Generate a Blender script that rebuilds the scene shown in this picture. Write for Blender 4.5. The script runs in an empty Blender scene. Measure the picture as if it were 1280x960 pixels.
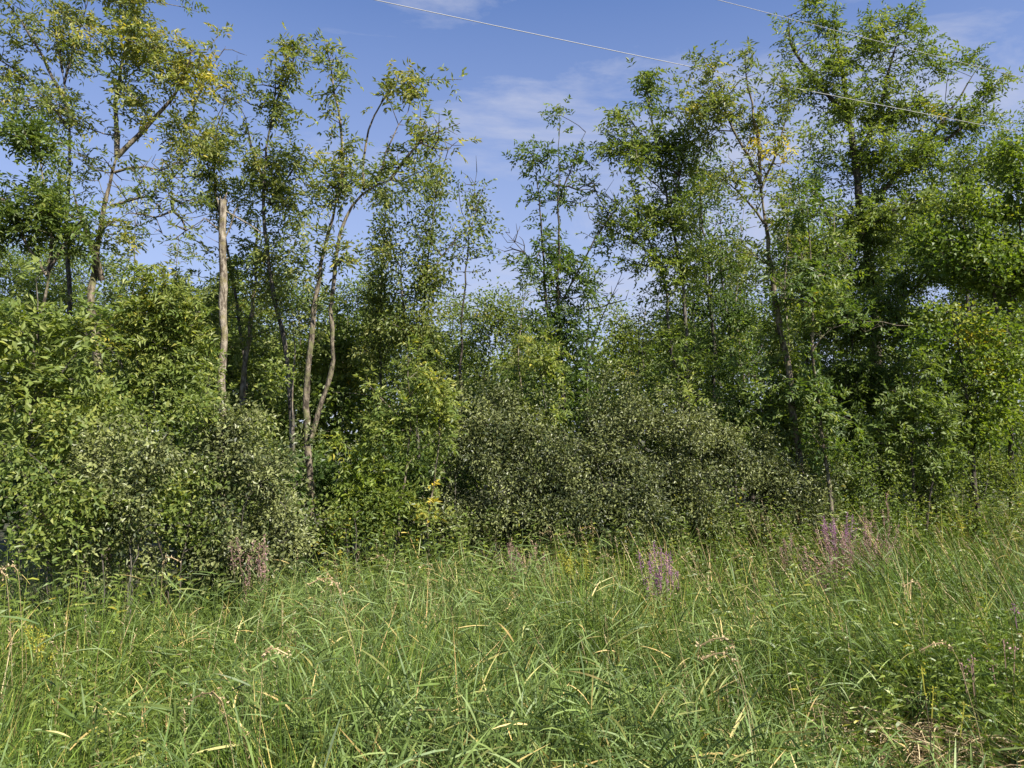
import bpy, math, random
import numpy as np
from mathutils import Vector

SC = bpy.context.scene
COL = SC.collection
R = np.random.RandomState(7)

# ------------------------------------------------------------------ camera
F = 949.0                       # focal length in photograph pixels (1280 wide)
PITCH = math.radians(3.6)
CAMZ = 1.6
cam = bpy.data.cameras.new('camera')
cam.sensor_width = 36.0
cam.lens = 36.0 * F / 1280.0
cam.clip_start = 0.05
cam.clip_end = 2000
camo = bpy.data.objects.new('camera', cam)
COL.objects.link(camo)
camo.location = (0, 0, CAMZ)
camo.rotation_euler = (math.radians(90) + PITCH, 0, 0)
SC.camera = camo

# ------------------------------------------------------------------ light
SUN_EL = math.radians(46)
SUN_AZ = math.radians(132)      # clockwise from +Y: behind the camera, to the right
sd = Vector((math.sin(SUN_AZ) * math.cos(SUN_EL), math.cos(SUN_AZ) * math.cos(SUN_EL), math.sin(SUN_EL)))
sl = bpy.data.lights.new('sun', 'SUN')
sl.energy = 5.0
sl.angle = math.radians(0.55)
sl.color = (1.0, 0.95, 0.86)
so = bpy.data.objects.new('sun', sl)
COL.objects.link(so)
so.rotation_euler = sd.to_track_quat('Z', 'Y').to_euler()

SC.view_settings.view_transform = 'Standard'
SC.view_settings.look = 'None'
SC.view_settings.exposure = 1.2
SC.view_settings.gamma = 1.0
SC.render.engine = 'CYCLES'
SC.cycles.max_bounces = 8
SC.cycles.diffuse_bounces = 4
SC.cycles.transmission_bounces = 4

w = bpy.data.worlds.new('World')
SC.world = w
w.use_nodes = True
nt = w.node_tree
nt.nodes.clear()
N = nt.nodes.new
LK = nt.links.new
sky = N('ShaderNodeTexSky'); sky.sky_type = 'NISHITA'; sky.sun_disc = False
sky.sun_elevation = SUN_EL; sky.sun_rotation = SUN_AZ
sky.air_density = 1.0; sky.dust_density = 0.3; sky.ozone_density = 2.2; sky.altitude = 200
tc = N('ShaderNodeTexCoord')
# thin high cloud: stretched noise over the sky direction
mp = N('ShaderNodeMapping'); mp.inputs['Scale'].default_value = (1.3, 1.3, 4.2)
mp.inputs['Rotation'].default_value = (0.0, math.radians(14), 0.0)
mp.inputs['Location'].default_value = (0.35, 0.1, 0.95)
LK(tc.outputs['Generated'], mp.inputs[0])
nz = N('ShaderNodeTexNoise'); nz.inputs['Scale'].default_value = 1.9
nz.inputs['Detail'].default_value = 8; nz.inputs['Roughness'].default_value = 0.62
nz.inputs['Distortion'].default_value = 0.5
LK(mp.outputs[0], nz.inputs['Vector'])
cr = N('ShaderNodeValToRGB')
cr.color_ramp.elements[0].position = 0.50; cr.color_ramp.elements[0].color = (0, 0, 0, 1)
cr.color_ramp.elements[1].position = 0.70; cr.color_ramp.elements[1].color = (0.75, 0.75, 0.75, 1)
LK(nz.outputs[0], cr.inputs[0])
# pale veil growing toward the horizon
sx = N('ShaderNodeSeparateXYZ'); LK(tc.outputs['Generated'], sx.inputs[0])
hr = N('ShaderNodeMapRange'); hr.inputs[1].default_value = 0.0; hr.inputs[2].default_value = 0.58
hr.inputs[3].default_value = 0.88; hr.inputs[4].default_value = 0.0
LK(sx.outputs[2], hr.inputs[0])

mx = N('ShaderNodeMix'); mx.data_type = 'RGBA'
LK(hr.outputs[0], mx.inputs[0])
tn_ = N('ShaderNodeMix'); tn_.data_type = 'RGBA'; tn_.blend_type = 'MULTIPLY'; tn_.inputs[0].default_value = 1
LK(sky.outputs[0], tn_.inputs[6]); tn_.inputs[7].default_value = (0.68, 0.93, 1.34, 1)
LK(tn_.outputs[2], mx.inputs[6]); mx.inputs[7].default_value = (4.4, 4.65, 5.9, 1)
mw = N('ShaderNodeMix'); mw.data_type = 'RGBA'; mw.inputs[7].default_value = (4.7, 4.95, 6.0, 1)
LK(cr.outputs[0], mw.inputs[0]); LK(mx.outputs[2], mw.inputs[6])
bg = N('ShaderNodeBackground'); bg.inputs[1].default_value = 0.058
LK(mw.outputs[2], bg.inputs[0])
wo = N('ShaderNodeOutputWorld'); LK(bg.outputs[0], wo.inputs[0])

# ------------------------------------------------------------------ helpers
def P(px, py, Y):
    """photograph pixel -> world point on the plane at distance Y"""
    u = (px - 640.0) / F; v = (480.0 - py) / F
    d = np.array([u, math.cos(PITCH) - v * math.sin(PITCH), math.sin(PITCH) + v * math.cos(PITCH)])
    k = Y / d[1]
    return np.array([0, 0, CAMZ]) + d * k

def gz(x, y):
    """height of the ground: a road edge, a short bank and a level meadow"""
    x = np.asarray(x, float); y = np.asarray(y, float)
    t = np.clip((y - 0.9) / 3.2, 0, 1); t = t * t * (3 - 2 * t)
    b = 0.05 * np.sin(x * 0.9 + 1.3) * np.cos(y * 0.8) + 0.035 * np.sin(x * 2.1 + y * 1.7) + 0.02 * np.sin(3.3 * x - 2.9 * y)
    b = b * np.clip(1.4 - np.hypot(x, y) / 60.0, 0, 1)
    r = 0.022 * np.clip(x, 0, 14) * np.clip(y / 8.0, 0, 1)
    return -0.65 * t + b + r * np.clip(1.5 - y / 60, 0, 1)

def ridge(px):
    """front line of the thicket (distance) as a function of photograph x"""
    return np.interp(px, [-100, 0, 200, 400, 640, 1000, 1280, 1400], [6.2, 6.4, 7.2, 9.3, 10.6, 12.2, 13.8, 14.3])

def mesh_np(name, V, T, mat, tint=None, smooth=False, parent=None, loc=None):
    """numpy verts / tris -> object"""
    V = np.asarray(V, np.float32).reshape(-1, 3); T = np.asarray(T, np.int32).reshape(-1, 3)
    if loc is not None:
        V = V - np.asarray(loc, np.float32)
    me = bpy.data.meshes.new(name)
    me.vertices.add(len(V)); me.vertices.foreach_set('co', V.ravel())
    me.loops.add(T.size); me.loops.foreach_set('vertex_index', T.ravel())
    me.polygons.add(len(T))
    me.polygons.foreach_set('loop_start', np.arange(0, T.size, 3, dtype=np.int32))
    try:
        me.polygons.foreach_set('loop_total', np.full(len(T), 3, np.int32))
    except Exception:
        pass
    me.polygons.foreach_set('use_smooth', np.full(len(T), smooth))
    if tint is not None:
        a = me.attributes.new('tint', 'FLOAT', 'POINT')
        a.data.foreach_set('value', np.asarray(tint, np.float32).ravel())
    me.update(calc_edges=True)
    me.materials.append(mat)
    o = bpy.data.objects.new(name, me)
    COL.objects.link(o)
    if parent is not None:
        o.parent = parent
    return o

def empty(name, loc):
    o = bpy.data.objects.new(name, None)
    o.location = loc
    o.empty_display_size = 0.3
    COL.objects.link(o)
    return o

def tag(o, label=None, cat=None, group=None, kind=None):
    if label: o['label'] = label
    if cat: o['category'] = cat
    if group: o['group'] = group
    if kind: o['kind'] = kind
    return o

def norm(a):
    return a / np.maximum(np.linalg.norm(a, axis=-1, keepdims=True), 1e-9)

# ------------------------------------------------------------------ materials
def leaf_mat(name, ramp, rough=0.5, trans=0.42, spec=0.38, tcol=(1.35, 1.4, 0.45), warm=True):
    m = bpy.data.materials.new(name); m.use_nodes = True
    t = m.node_tree; t.nodes.clear(); n = t.nodes.new; l = t.links.new
    at = n('ShaderNodeAttribute'); at.attribute_name = 'tint'
    ri = n('ShaderNodeValToRGB')
    e = ri.color_ramp.elements
    while len(e) < len(ramp): e.new(0.5)
    for k, (p, c) in enumerate(ramp):
        if warm: c = (c[0] * 1.52 + .005, c[1] * 1.22 + .002, c[2] * 1.15 + .002)
        e[k].position = p; e[k].color = (*c, 1)
    l(at.outputs['Fac'], ri.inputs[0])
    geo = n('ShaderNodeNewGeometry')
    nse = n('ShaderNodeTexNoise'); nse.inputs['Scale'].default_value = 9.0; nse.inputs['Detail'].default_value = 2
    l(geo.outputs['Position'], nse.inputs['Vector'])
    hv = n('ShaderNodeHueSaturation')
    mr = n('ShaderNodeMapRange'); mr.inputs[1].default_value = 0.3; mr.inputs[2].default_value = 0.7
    mr.inputs[3].default_value = 0.75; mr.inputs[4].default_value = 1.3
    l(nse.outputs[0], mr.inputs[0]); l(mr.outputs[0], hv.inputs['Value'])
    l(ri.outputs[0], hv.inputs['Color'])
    p = n('ShaderNodeBsdfPrincipled')
    p.inputs['Roughness'].default_value = rough
    p.inputs['Specular IOR Level'].default_value = spec
    l(hv.outputs[0], p.inputs['Base Color'])
    tr = n('ShaderNodeBsdfTranslucent')
    mc = n('ShaderNodeMix'); mc.data_type = 'RGBA'; mc.blend_type = 'MULTIPLY'; mc.inputs[0].default_value = 1
    l(hv.outputs[0], mc.inputs[6]); mc.inputs[7].default_value = (*tcol, 1)
    l(mc.outputs[2], tr.inputs[0])
    ms = n('ShaderNodeMixShader'); ms.inputs[0].default_value = trans
    l(p.outputs[0], ms.inputs[1]); l(tr.outputs[0], ms.inputs[2])
    o = n('ShaderNodeOutputMaterial'); l(ms.outputs[0], o.inputs[0])
    return m

def bark_mat(name, c1, c2, c3, scale=7.0):
    m = bpy.data.materials.new(name); m.use_nodes = True
    t = m.node_tree; n = t.nodes.new; l = t.links.new
    p = t.nodes['Principled BSDF']; p.inputs['Roughness'].default_value = 0.9
    p.inputs['Specular IOR Level'].default_value = 0.2
    geo = n('ShaderNodeNewGeometry')
    mp = n('ShaderNodeMapping'); mp.inputs['Scale'].default_value = (scale * 2, scale * 2, scale * .8)
    l(geo.outputs['Position'], mp.inputs[0])
    n1 = n('ShaderNodeTexNoise'); n1.inputs['Scale'].default_value = 1.4; n1.inputs['Detail'].default_value = 6
    n1.inputs['Roughness'].default_value = 0.7
    l(mp.outputs[0], n1.inputs['Vector'])
    r = n('ShaderNodeValToRGB'); e = r.color_ramp.elements
    e[0].position = 0.43; e[0].color = (*c1, 1); e[1].position = 0.60; e[1].color = (*c2, 1)
    l(n1.outputs[0], r.inputs[0])
    n2 = n('ShaderNodeTexNoise'); n2.inputs['Scale'].default_value = 9; n2.inputs['Detail'].default_value = 5
    l(geo.outputs['Position'], n2.inputs['Vector'])
    r2 = n('ShaderNodeValToRGB'); e = r2.color_ramp.elements
    e[0].position = 0.52; e[0].color = (0, 0, 0, 1); e[1].position = 0.66; e[1].color = (0.8, 0.8, 0.8, 1)
    l(n2.outputs[0], r2.inputs[0])
    mm = n('ShaderNodeMix'); mm.data_type = 'RGBA'
    l(r2.outputs[0], mm.inputs[0]); l(r.outputs[0], mm.inputs[6]); mm.inputs[7].default_value = (*c3, 1)
    l(mm.outputs[2], p.inputs['Base Color'])
    b = n('ShaderNodeBump'); b.inputs['Strength'].default_value = 0.9; b.inputs['Distance'].default_value = 0.03
    l(n1.outputs[0], b.inputs['Height']); l(b.outputs[0], p.inputs['Normal'])
    return m

YEL = (0.36, 0.30, 0.03)
M_ASH = leaf_mat('ash_leaf', [(0.0, (0.035, 0.075, 0.018)), (0.35, (0.075, 0.135, 0.030)), (0.65, (0.125, 0.19, 0.046)), (0.85, (0.20, 0.26, 0.065)), (1.0, (0.36, 0.34, 0.04))])
M_POP = leaf_mat('poplar_leaf', [(0.0, (0.04, 0.08, 0.022)), (0.35, (0.085, 0.14, 0.04)), (0.65, (0.15, 0.20, 0.06)), (0.85, (0.27, 0.29, 0.06)), (1.0, (0.36, 0.34, 0.04))], rough=0.48)
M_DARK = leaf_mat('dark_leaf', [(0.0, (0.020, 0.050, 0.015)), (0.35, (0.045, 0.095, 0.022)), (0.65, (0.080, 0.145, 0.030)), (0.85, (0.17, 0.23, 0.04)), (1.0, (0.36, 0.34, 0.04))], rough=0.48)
M_MAPLE = leaf_mat('maple_leaf', [(0.0, (0.04, 0.09, 0.012)), (0.35, (0.080, 0.145, 0.022)), (0.65, (0.135, 0.20, 0.032)), (0.85, (0.24, 0.28, 0.04)), (1.0, (0.36, 0.34, 0.04))], trans=0.42)
M_DOG = leaf_mat('dogwood_leaf', [(0.0, (0.032, 0.048, 0.016)), (0.35, (0.092, 0.107, 0.036)), (0.65, (0.19, 0.205, 0.075)), (0.85, (0.25, 0.27, 0.10)), (1.0, (0.30, 0.22, 0.09))], rough=0.45, trans=0.22, spec=0.4, warm=False)
M_GRASS = leaf_mat('grass_blade', [(0.0, (0.03, 0.055, 0.012)), (0.3, (0.050, 0.112, 0.015)), (0.6, (0.104, 0.195, 0.028)), (0.82, (0.27, 0.29, 0.075)), (1.0, (0.46, 0.38, 0.17))], rough=0.5, spec=.45, trans=0.14)
M_REED = leaf_mat('reed_blade', [(0.0, (0.04, 0.075, 0.03)), (0.4, (0.066, 0.13, 0.032)), (0.7, (0.12, 0.195, 0.054)), (1.0, (0.40, 0.36, 0.15))], rough=0.55, spec=.4, trans=0.16)
M_STRAW = leaf_mat('dry_straw', [(0.0, (0.16, 0.10, 0.05)), (0.5, (0.42, 0.31, 0.16)), (1.0, (0.62, 0.50, 0.30))], rough=0.6, trans=0.2, tcol=(1, 0.9, 0.7), warm=False)
M_WEED = leaf_mat('weed_leaf', [(0.0, (0.035, 0.075, 0.015)), (0.4, (0.075, 0.135, 0.025)), (0.7, (0.13, 0.20, 0.035)), (1.0, (0.34, 0.32, 0.04))], rough=0.45, trans=0.3)
M_PURP = leaf_mat('purple_petal', [(0.0, (0.12, 0.06, 0.09)), (0.5, (0.30, 0.13, 0.24)), (1.0, (0.48, 0.27, 0.38))], rough=0.6, trans=0.3, tcol=(1, 0.8, 1), warm=False)
M_FADED = leaf_mat('faded_seed_head', [(0.0, (0.16, 0.09, 0.07)), (0.5, (0.34, 0.21, 0.17)), (1.0, (0.52, 0.30, 0.33))], rough=0.7, trans=0.2, tcol=(1, 0.9, 0.8), warm=False)
M_GOLD = leaf_mat('goldenrod_flower', [(0.0, (0.20, 0.22, 0.03)), (0.5, (0.34, 0.31, 0.03)), (1.0, (0.50, 0.42, 0.05))], rough=0.6, trans=0.2, warm=False)
B_ASH = bark_mat('ash_bark', (0.045, 0.035, 0.025), (0.25, 0.205, 0.145), (0.15, 0.15, 0.06))
B_GREY = bark_mat('grey_bark', (0.035, 0.03, 0.026), (0.15, 0.13, 0.105), (0.10, 0.10, 0.055))
B_DARK = bark_mat('dark_bark', (0.035, 0.028, 0.022), (0.11, 0.09, 0.07), (0.07, 0.08, 0.04))
B_PALE = bark_mat('pale_bark', (0.09, 0.07, 0.05), (0.34, 0.29, 0.22), (0.20, 0.17, 0.08))

# ------------------------------------------------------------------ ground
def ground():
    def axis(lo, hi, fine_lo, fine_hi, step):
        a = list(np.arange(fine_lo, fine_hi + 1e-6, step))
        s, v = step, fine_hi
        while v < hi:
            s *= 1.35; v += s; a.append(min(v, hi))
        s, v = step, fine_lo
        while v > lo:
            s *= 1.35; v -= s; a.insert(0, max(v, lo))
        return np.array(a)
    xs = axis(-600, 600, -16, 18, 0.5); ys = axis(-300, 900, -2, 20, 0.5)
    X, Y = np.meshgrid(xs, ys)
    Z = gz(X, Y)
    V = np.stack([X, Y, Z], -1).reshape(-1, 3)
    nx = len(xs); i = np.arange(len(ys) - 1)[:, None] * nx + np.arange(nx - 1)[None]
    i = i.ravel()
    T = np.concatenate([np.stack([i, i + 1, i + nx + 1], 1), np.stack([i, i + nx + 1, i + nx], 1)])
    m = bpy.data.materials.new('meadow_soil'); m.use_nodes = True
    t = m.node_tree; p = t.nodes['Principled BSDF']; p.inputs['Roughness'].default_value = 1
    g = t.nodes.new('ShaderNodeNewGeometry')
    a = t.nodes.new('ShaderNodeTexNoise'); a.inputs['Scale'].default_value = 5; a.inputs['Detail'].default_value = 8
    t.links.new(g.outputs['Position'], a.inputs['Vector'])
    r = t.nodes.new('ShaderNodeValToRGB'); e = r.color_ramp.elements
    e[0].position = 0.35; e[0].color = (0.03, 0.026, 0.014, 1); e[1].position = 0.65; e[1].color = (0.10, 0.085, 0.045, 1)
    k = e.new(0.5); k.color = (0.05, 0.055, 0.02, 1)
    t.links.new(a.outputs[0], r.inputs[0]); t.links.new(r.outputs[0], p.inputs['Base Color'])
    b = t.nodes.new('ShaderNodeBump'); b.inputs['Strength'].default_value = 0.8; b.inputs['Distance'].default_value = 0.05
    t.links.new(a.outputs[0], b.inputs['Height']); t.links.new(b.outputs[0], p.inputs['Normal'])
    o = mesh_np('ground', V, T, m, smooth=True)
    tag(o, kind='structure')
ground()

# ------------------------------------------------------------------ leaves
def leaves_geo(B, D, U, L, W, droop=0.15, fold=0.18, lite=False):
    """B base, D direction, U upper side, L length, W width -> 5 verts, 4 tris each"""
    n = len(B)
    D = norm(D); S = norm(np.cross(D, U)); Nn = np.cross(S, D)
    L = L[:, None]; W = W[:, None]
    tip = B + D * L - Nn * L * droop
    mid = B + D * L * 0.48 - Nn * W * fold
    if lite:
        q = Nn * W * (0.10 + fold)
        V = np.stack([B, B + D * L * 0.42 - S * W * 0.5 + q, tip, B + D * L * 0.42 + S * W * 0.5 + q], 1)
        o = np.arange(n)[:, None] * 4
        return V.reshape(-1, 3), np.concatenate([o + [0, 1, 2], o + [0, 2, 3]], 1).reshape(-1, 3)
    lf = B + D * L * 0.42 + S * W * 0.5 + Nn * W * 0.10
    rt = B + D * L * 0.42 - S * W * 0.5 + Nn * W * 0.10
    V = np.stack([B, rt, tip, lf, mid], 1)
    o = np.arange(n)[:, None] * 5
    T = np.concatenate([o + [0, 1, 4], o + [1, 2, 4], o + [2, 3, 4], o + [3, 0, 4]], 1).reshape(-1, 3)
    return V.reshape(-1, 3), T

LEAF = {  # style: length, width, leaves per cluster, cluster radius, mode
    'ash':     dict(L=0.095, W=0.036, n=46, r=0.24, mode='compound'),
    'ashbig':  dict(L=0.105, W=0.042, n=42, r=0.26, mode='compound'),
    'poplar':  dict(L=0.075, W=0.042, n=34, r=0.21, mode='simple'),
    'narrow':  dict(L=0.09, W=0.028, n=38, r=0.25, mode='simple'),
    'maple':   dict(L=0.095, W=0.075, n=30, r=0.28, mode='simple'),
    'dogwood': dict(L=0.058, W=0.030, n=52, r=0.22, mode='simple'),
    'far':     dict(L=0.14, W=0.075, n=30, r=0.42, mode='simple'),
}

def cluster_leaves(C, A, style, rs, count=1.0, size=1.0, base_t=0.4, var=0.18):
    """leaf arrays round cluster centres C; A = growing direction of each twig"""
    s = LEAF[style]
    k = max(4, int(s['n'] * count)); n = len(C)
    r = s['r'] * (size ** 0.5)
    clT = rs.normal(base_t, var * 0.75, n)
    if s['mode'] == 'compound':
        per = 7; q = max(1, round(k / per))
        # rachis
        c = np.repeat(C, q, 0); a = np.repeat(A, q, 0)
        d = norm(a * 0.7 + rs.normal(0, 0.75, (n * q, 3)) + [0, 0, 0.12])
        st = c - a * r * rs.uniform(0, 1.3, (n * q, 1)) + rs.normal(0, r * 0.22, (n * q, 3))
        rl = rs.uniform(0.16, 0.27, (n * q, 1)) * size
        t = np.array([0.35, 0.35, 0.62, 0.62, 0.88, 0.88, 1.0])[None, :, None]
        sg = np.array([1, -1, 1, -1, 1, -1, 0.0])[None, :, None]
        pos = st[:, None] + d[:, None] * rl[:, None] * t + np.array([0, 0, -1.0]) * (rl[:, None] * t * t * 0.3)
        up = norm(rs.normal(0, 0.55, (n * q, 3)) + [0.12, -0.25, 1.0])
        sd_ = norm(np.cross(d, up))
        ld = norm(d[:, None] * 0.55 + sd_[:, None] * sg * 0.9 + rs.normal(0, 0.2, (n * q, per, 3)) + [0, 0, -0.15])
        B = pos.reshape(-1, 3); D = ld.reshape(-1, 3)
        U = np.repeat(up, per, 0) + rs.normal(0, 0.3, (len(B), 3))
        tt = np.repeat(np.repeat(clT, q) + rs.normal(0, var * 0.5, n * q), per) + rs.normal(0, var * 0.35, len(B))
    else:
        g = rs.normal(0, 1, (n, k, 3)); g = norm(g) * (rs.uniform(0, 1, (n, k, 1)) ** 0.45)
        off = g * r * [1, 1, 0.8]
        B = (C[:, None] + off - A[:, None] * r * 0.5 * rs.uniform(0, 1, (n, k, 1))).reshape(-1, 3)
        D = norm(off / r * 0.8 + A[:, None] * 0.4 + rs.normal(0, 0.5, (n, k, 3)) + [0, 0, -0.25]).reshape(-1, 3)
        U = rs.normal(0, 0.55, (len(B), 3)) + [0.12, -0.3, 0.9]
        tt = np.repeat(clT, k) + rs.normal(0, var * 0.6, len(B))
    m = len(B)
    L = s['L'] * size * rs.uniform(0.6, 1.2, m); W = s['W'] * size * rs.uniform(0.7, 1.15, m)
    return B, D, U, L, W, np.clip(tt, 0, 1)

# ------------------------------------------------------------------ tubes
def tube(pts, rad, sides):
    pts = np.asarray(pts, float); rad = np.asarray(rad, float)
    n = len(pts)
    t = np.zeros_like(pts); t[1:-1] = pts[2:] - pts[:-2]; t[0] = pts[1] - pts[0]; t[-1] = pts[-1] - pts[-2]
    t = norm(t)
    ref = np.array([1.0, 0, 0]) if abs(t[:, 0]).mean() < 0.8 else np.array([0, 1.0, 0])
    u = norm(np.cross(t, ref)); v = np.cross(t, u)
    a = np.arange(sides) * 2 * math.pi / sides
    ring = pts[:, None] + rad[:, None, None] * (u[:, None] * np.cos(a)[None, :, None] + v[:, None] * np.sin(a)[None, :, None])
    V = ring.reshape(-1, 3)
    i = (np.arange(n - 1)[:, None] * sides + np.arange(sides)[None]).ravel()
    j = (np.arange(n - 1)[:, None] * sides + (np.arange(sides)[None] + 1) % sides).ravel()
    T = np.concatenate([np.stack([i, j, j + sides], 1), np.stack([i, j + sides, i + sides], 1)])
    return V, T

class Geo:
    def __init__(s): s.V = []; s.T = []; s.t = []; s.n = 0
    def add(s, V, T, tint=None):
        s.V.append(V); s.T.append(T + s.n); s.n += len(V)
        if tint is not None: s.t.append(np.broadcast_to(tint, (len(V),)) if np.ndim(tint) == 0 else tint)
    def build(s, name, mat, parent=None, smooth=False, loc=None):
        if not s.V: return None
        return mesh_np(name, np.concatenate(s.V), np.concatenate(s.T), mat, np.concatenate(s.t) if s.t else None, smooth, parent, loc)

def resample(pts, step):
    pts = np.asarray(pts, float)
    d = np.r_[0, np.cumsum(np.linalg.norm(np.diff(pts, axis=0), axis=1))]
    n = max(2, int(d[-1] / step) + 1)
    s = np.linspace(0, d[-1], n)
    out = np.stack([np.interp(s, d, pts[:, k]) for k in range(3)], 1)
    for _ in range(2):
        out[1:-1] = out[1:-1] * 0.5 + (out[2:] + out[:-2]) * 0.25
    return out, s / d[-1]

NTRI = 0
DENS = 2.7
def grow(name, label, cat, Y, trunks, crowns, bark, leafm, style, dens=14, size=1.0, count=1.0, tint=0.4, var=0.18,
         seed=None, group=None, depth=1.0, sides=9, twig=0.0060, lit=None, up=1.0, spread=1.0, sleeve=0.0, sl=(240, 560)):
    """trunks: [(px width at foot, at tip, [(px,py[,dY])...])]; the first goes to the ground.
    crowns: (px,py,rx,ry[,density factor[,tint shift[,dY]]]); density factor < 0 = bare twigs"""
    global NTRI
    rs = np.random.RandomState(seed if seed is not None else (abs(hash_(label)) % 99991))
    first = trunks[0][2][0]
    base = P(first[0], first[1], Y); base = np.array([base[0], Y, float(gz(base[0], Y))])
    root = empty(name, tuple(base)); tag(root, label, cat, group)
    nodes = []; rad = []; par = []; rootid = []; trunkflag = []; plen = []
    polys = []
    for ti, (w0, w1, pl) in enumerate(trunks):
        pts = []
        for q in pl:
            dy = q[2] if len(q) > 2 else 0.0
            pts.append(P(q[0], q[1], Y + dy))
        pts = np.array(pts)
        to_ground = (ti == 0) or (pl[0][1] >= 590)
        if to_ground:
            g = pts[0].copy(); g[2] = float(gz(g[0], g[1])) - 0.05
            if pts[0][2] - g[2] > 0.15: pts = np.vstack([g, pts])
            else: pts[0] = g
        pts, s = resample(pts, 0.22)
        wob = rs.normal(0, 1, (len(pts), 3)); wob = np.cumsum(wob, 0) * 0.014
        wob -= np.linspace(0, 1, len(pts))[:, None] * wob[-1]
        pts = pts + wob * [1, 1, 0.3]
        k = Y / F / 2
        rr = (w0 + (w1 - w0) * s) * k * .86
        if to_ground: rr = rr * (1 + 0.35 * np.exp(-s * (len(pts) * 0.22) / 0.25))
        rr = rr * (1 + rs.normal(0, 0.08, len(rr)))
        if name != 'snapped_trunk': rr = np.maximum(rr * (1 - .75 * s ** 5), .004)
        polys.append((pts, rr, ti))
        b0 = len(nodes)
        for q in range(len(pts)):
            nodes.append(pts[q]); rad.append(rr[q]); trunkflag.append(True); rootid.append(-1); par.append(-2)
            plen.append((q if ti == 0 or to_ground else q + 6) * 0.06)
    # trunk and limbs given by hand
    for pts, rr, ti in polys:
        V, T = tube(pts, rr, sides if ti == 0 else max(5, sides - 2))
        o = mesh_np('trunk' if ti == 0 else ('stem' if (trunks[ti][2][0][1] >= 590) else 'limb'), V, T, bark, None, True, root, base)
        NTRI += len(T)
    # attractors
    ac = []; bare = []; sh = []; lcount = []
    for c in crowns:
        px, py, rx, ry = c[:4]
        df = c[4] if len(c) > 4 else 1.0
        ts = c[5] if len(c) > 5 else 0.0
        dy = c[6] if len(c) > 6 else 0.0
        cen = P(px, py, Y + dy); k = (Y + dy) / F
        wx, wz = rx * k * spread, ry * k * (1 + (spread - 1) * .6); wy = min(wx, 1.6) * depth
        n = max(3, int(math.pi * wx * wz * dens * ((DENS * (.8 if spread > 1 else 1)) if df > 0 else 3.6) * abs(df) * (0.6 + 0.5 * wy)))
        g = norm(rs.normal(0, 1, (n, 3))) * (rs.uniform(0.05, 1, (n, 1)) ** 0.42)
        g = g * (1 + rs.normal(0, 0.2, (n, 1)))
        p = cen + g * [wx, wy, wz]
        ac.append(p); bare += [df < 0] * n; sh += [ts] * n
    if sleeve > 0:                  # leafy shoots growing straight out of the stems
        for pts, rr, ti in polys:
            zt = P(0, sl[0], Y)[2]; zb = P(0, sl[1], Y)[2]
            q = pts[(pts[:, 2] < zt) & (pts[:, 2] > zb)]
            if len(q) < 2: continue
            n = int(len(q) * .22 * 26 * sleeve)
            p = q[rs.randint(0, len(q), n)] + rs.normal(0, 1, (n, 3)) * [.30, .30, .14]
            ac.append(p); bare += [False] * n; sh += [0.0] * n
    A = np.concatenate(ac); bare = np.array(bare); sh = np.array(sh)
    f = 3.4 / max(LEAF[style]['r'] / .25, .8)
    ph = rs.uniform(0, 6.28, 9); hol = 0
    for q in range(3):
        hol = hol + np.sin(A[:, 0] * f * (1 + .5 * q) + ph[q]) * np.sin(A[:, 1] * f * (1.2 - .3 * q) + ph[3 + q]) + .7 * np.sin(A[:, 2] * f * (1.1 + .3 * q) + ph[6 + q] + A[:, 0])
    keep = (A[:, 2] > gz(A[:, 0], A[:, 1]) + 0.12) & ((hol > -.75) | bare)
    A = A[keep]; bare = bare[keep]; sh = sh[keep]
    nodes = list(nodes)
    cap = len(nodes) + len(A) * 40
    ND = np.zeros((cap, 3)); ND[:len(nodes)] = nodes
    PL = np.zeros(cap); PL[:len(nodes)] = plen
    nn = len(nodes)
    dtr = np.array([np.min(np.linalg.norm(ND[:nn] - a, axis=1)) for a in A])
    order = np.argsort(dtr)
    axis = np.zeros_like(A)
    tips = []
    for idx in order:
        a = A[idx]
        dv = a - ND[:nn]
        dist = np.linalg.norm(dv, axis=1)
        cost = dist + 0.32 * PL[:nn] + up * 0.9 * np.maximum(0, -dv[:, 2] + 0.10 * dist) 
        j = int(np.argmin(cost))
        d0 = dist[j]
        if d0 < 0.05:
            axis[idx] = [0, 0, 1]; continue
        m = max(1, min(12, int(d0 / 0.16)))
        s0 = ND[j]
        # curve: leaves the parent outwards, then turns up
        side = rs.normal(0, 0.07 * d0, 3)
        tt = (np.arange(1, m + 1) / m)[:, None]
        mid = (s0 + a) / 2 + side + np.array([0, 0, -0.06 * d0 * up])
        pts = (1 - tt) ** 2 * s0 + 2 * tt * (1 - tt) * mid + tt ** 2 * a
        if m > 2: pts[:-1] += rs.normal(0, 0.012, (m - 1, 3))
        prev = j
        for q in range(m):
            ND[nn] = pts[q]; par.append(prev); trunkflag.append(False)
            rootid.append(nn if trunkflag[prev] else rootid[prev])
            PL[nn] = PL[prev] + d0 / m
            prev = nn; nn += 1
        dd = pts[-1] - (pts[-2] if m > 1 else s0)
        axis[idx] = dd / max(np.linalg.norm(dd), 1e-6)
        tips.append(prev)
    # radii
    par = np.array(par); acc = np.zeros(nn)
    children = [[] for _ in range(nn)]
    for i in range(nn):
        if par[i] >= 0: children[par[i]].append(i)
    for i in range(nn - 1, -1, -1):
        if trunkflag[i]: continue
        if not children[i]: acc[i] = 1
        if par[i] >= 0 and not trunkflag[par[i]]: acc[par[i]] += acc[i]
    rr = twig * np.maximum(acc, 1) ** 0.46
    groups = {}
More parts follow.
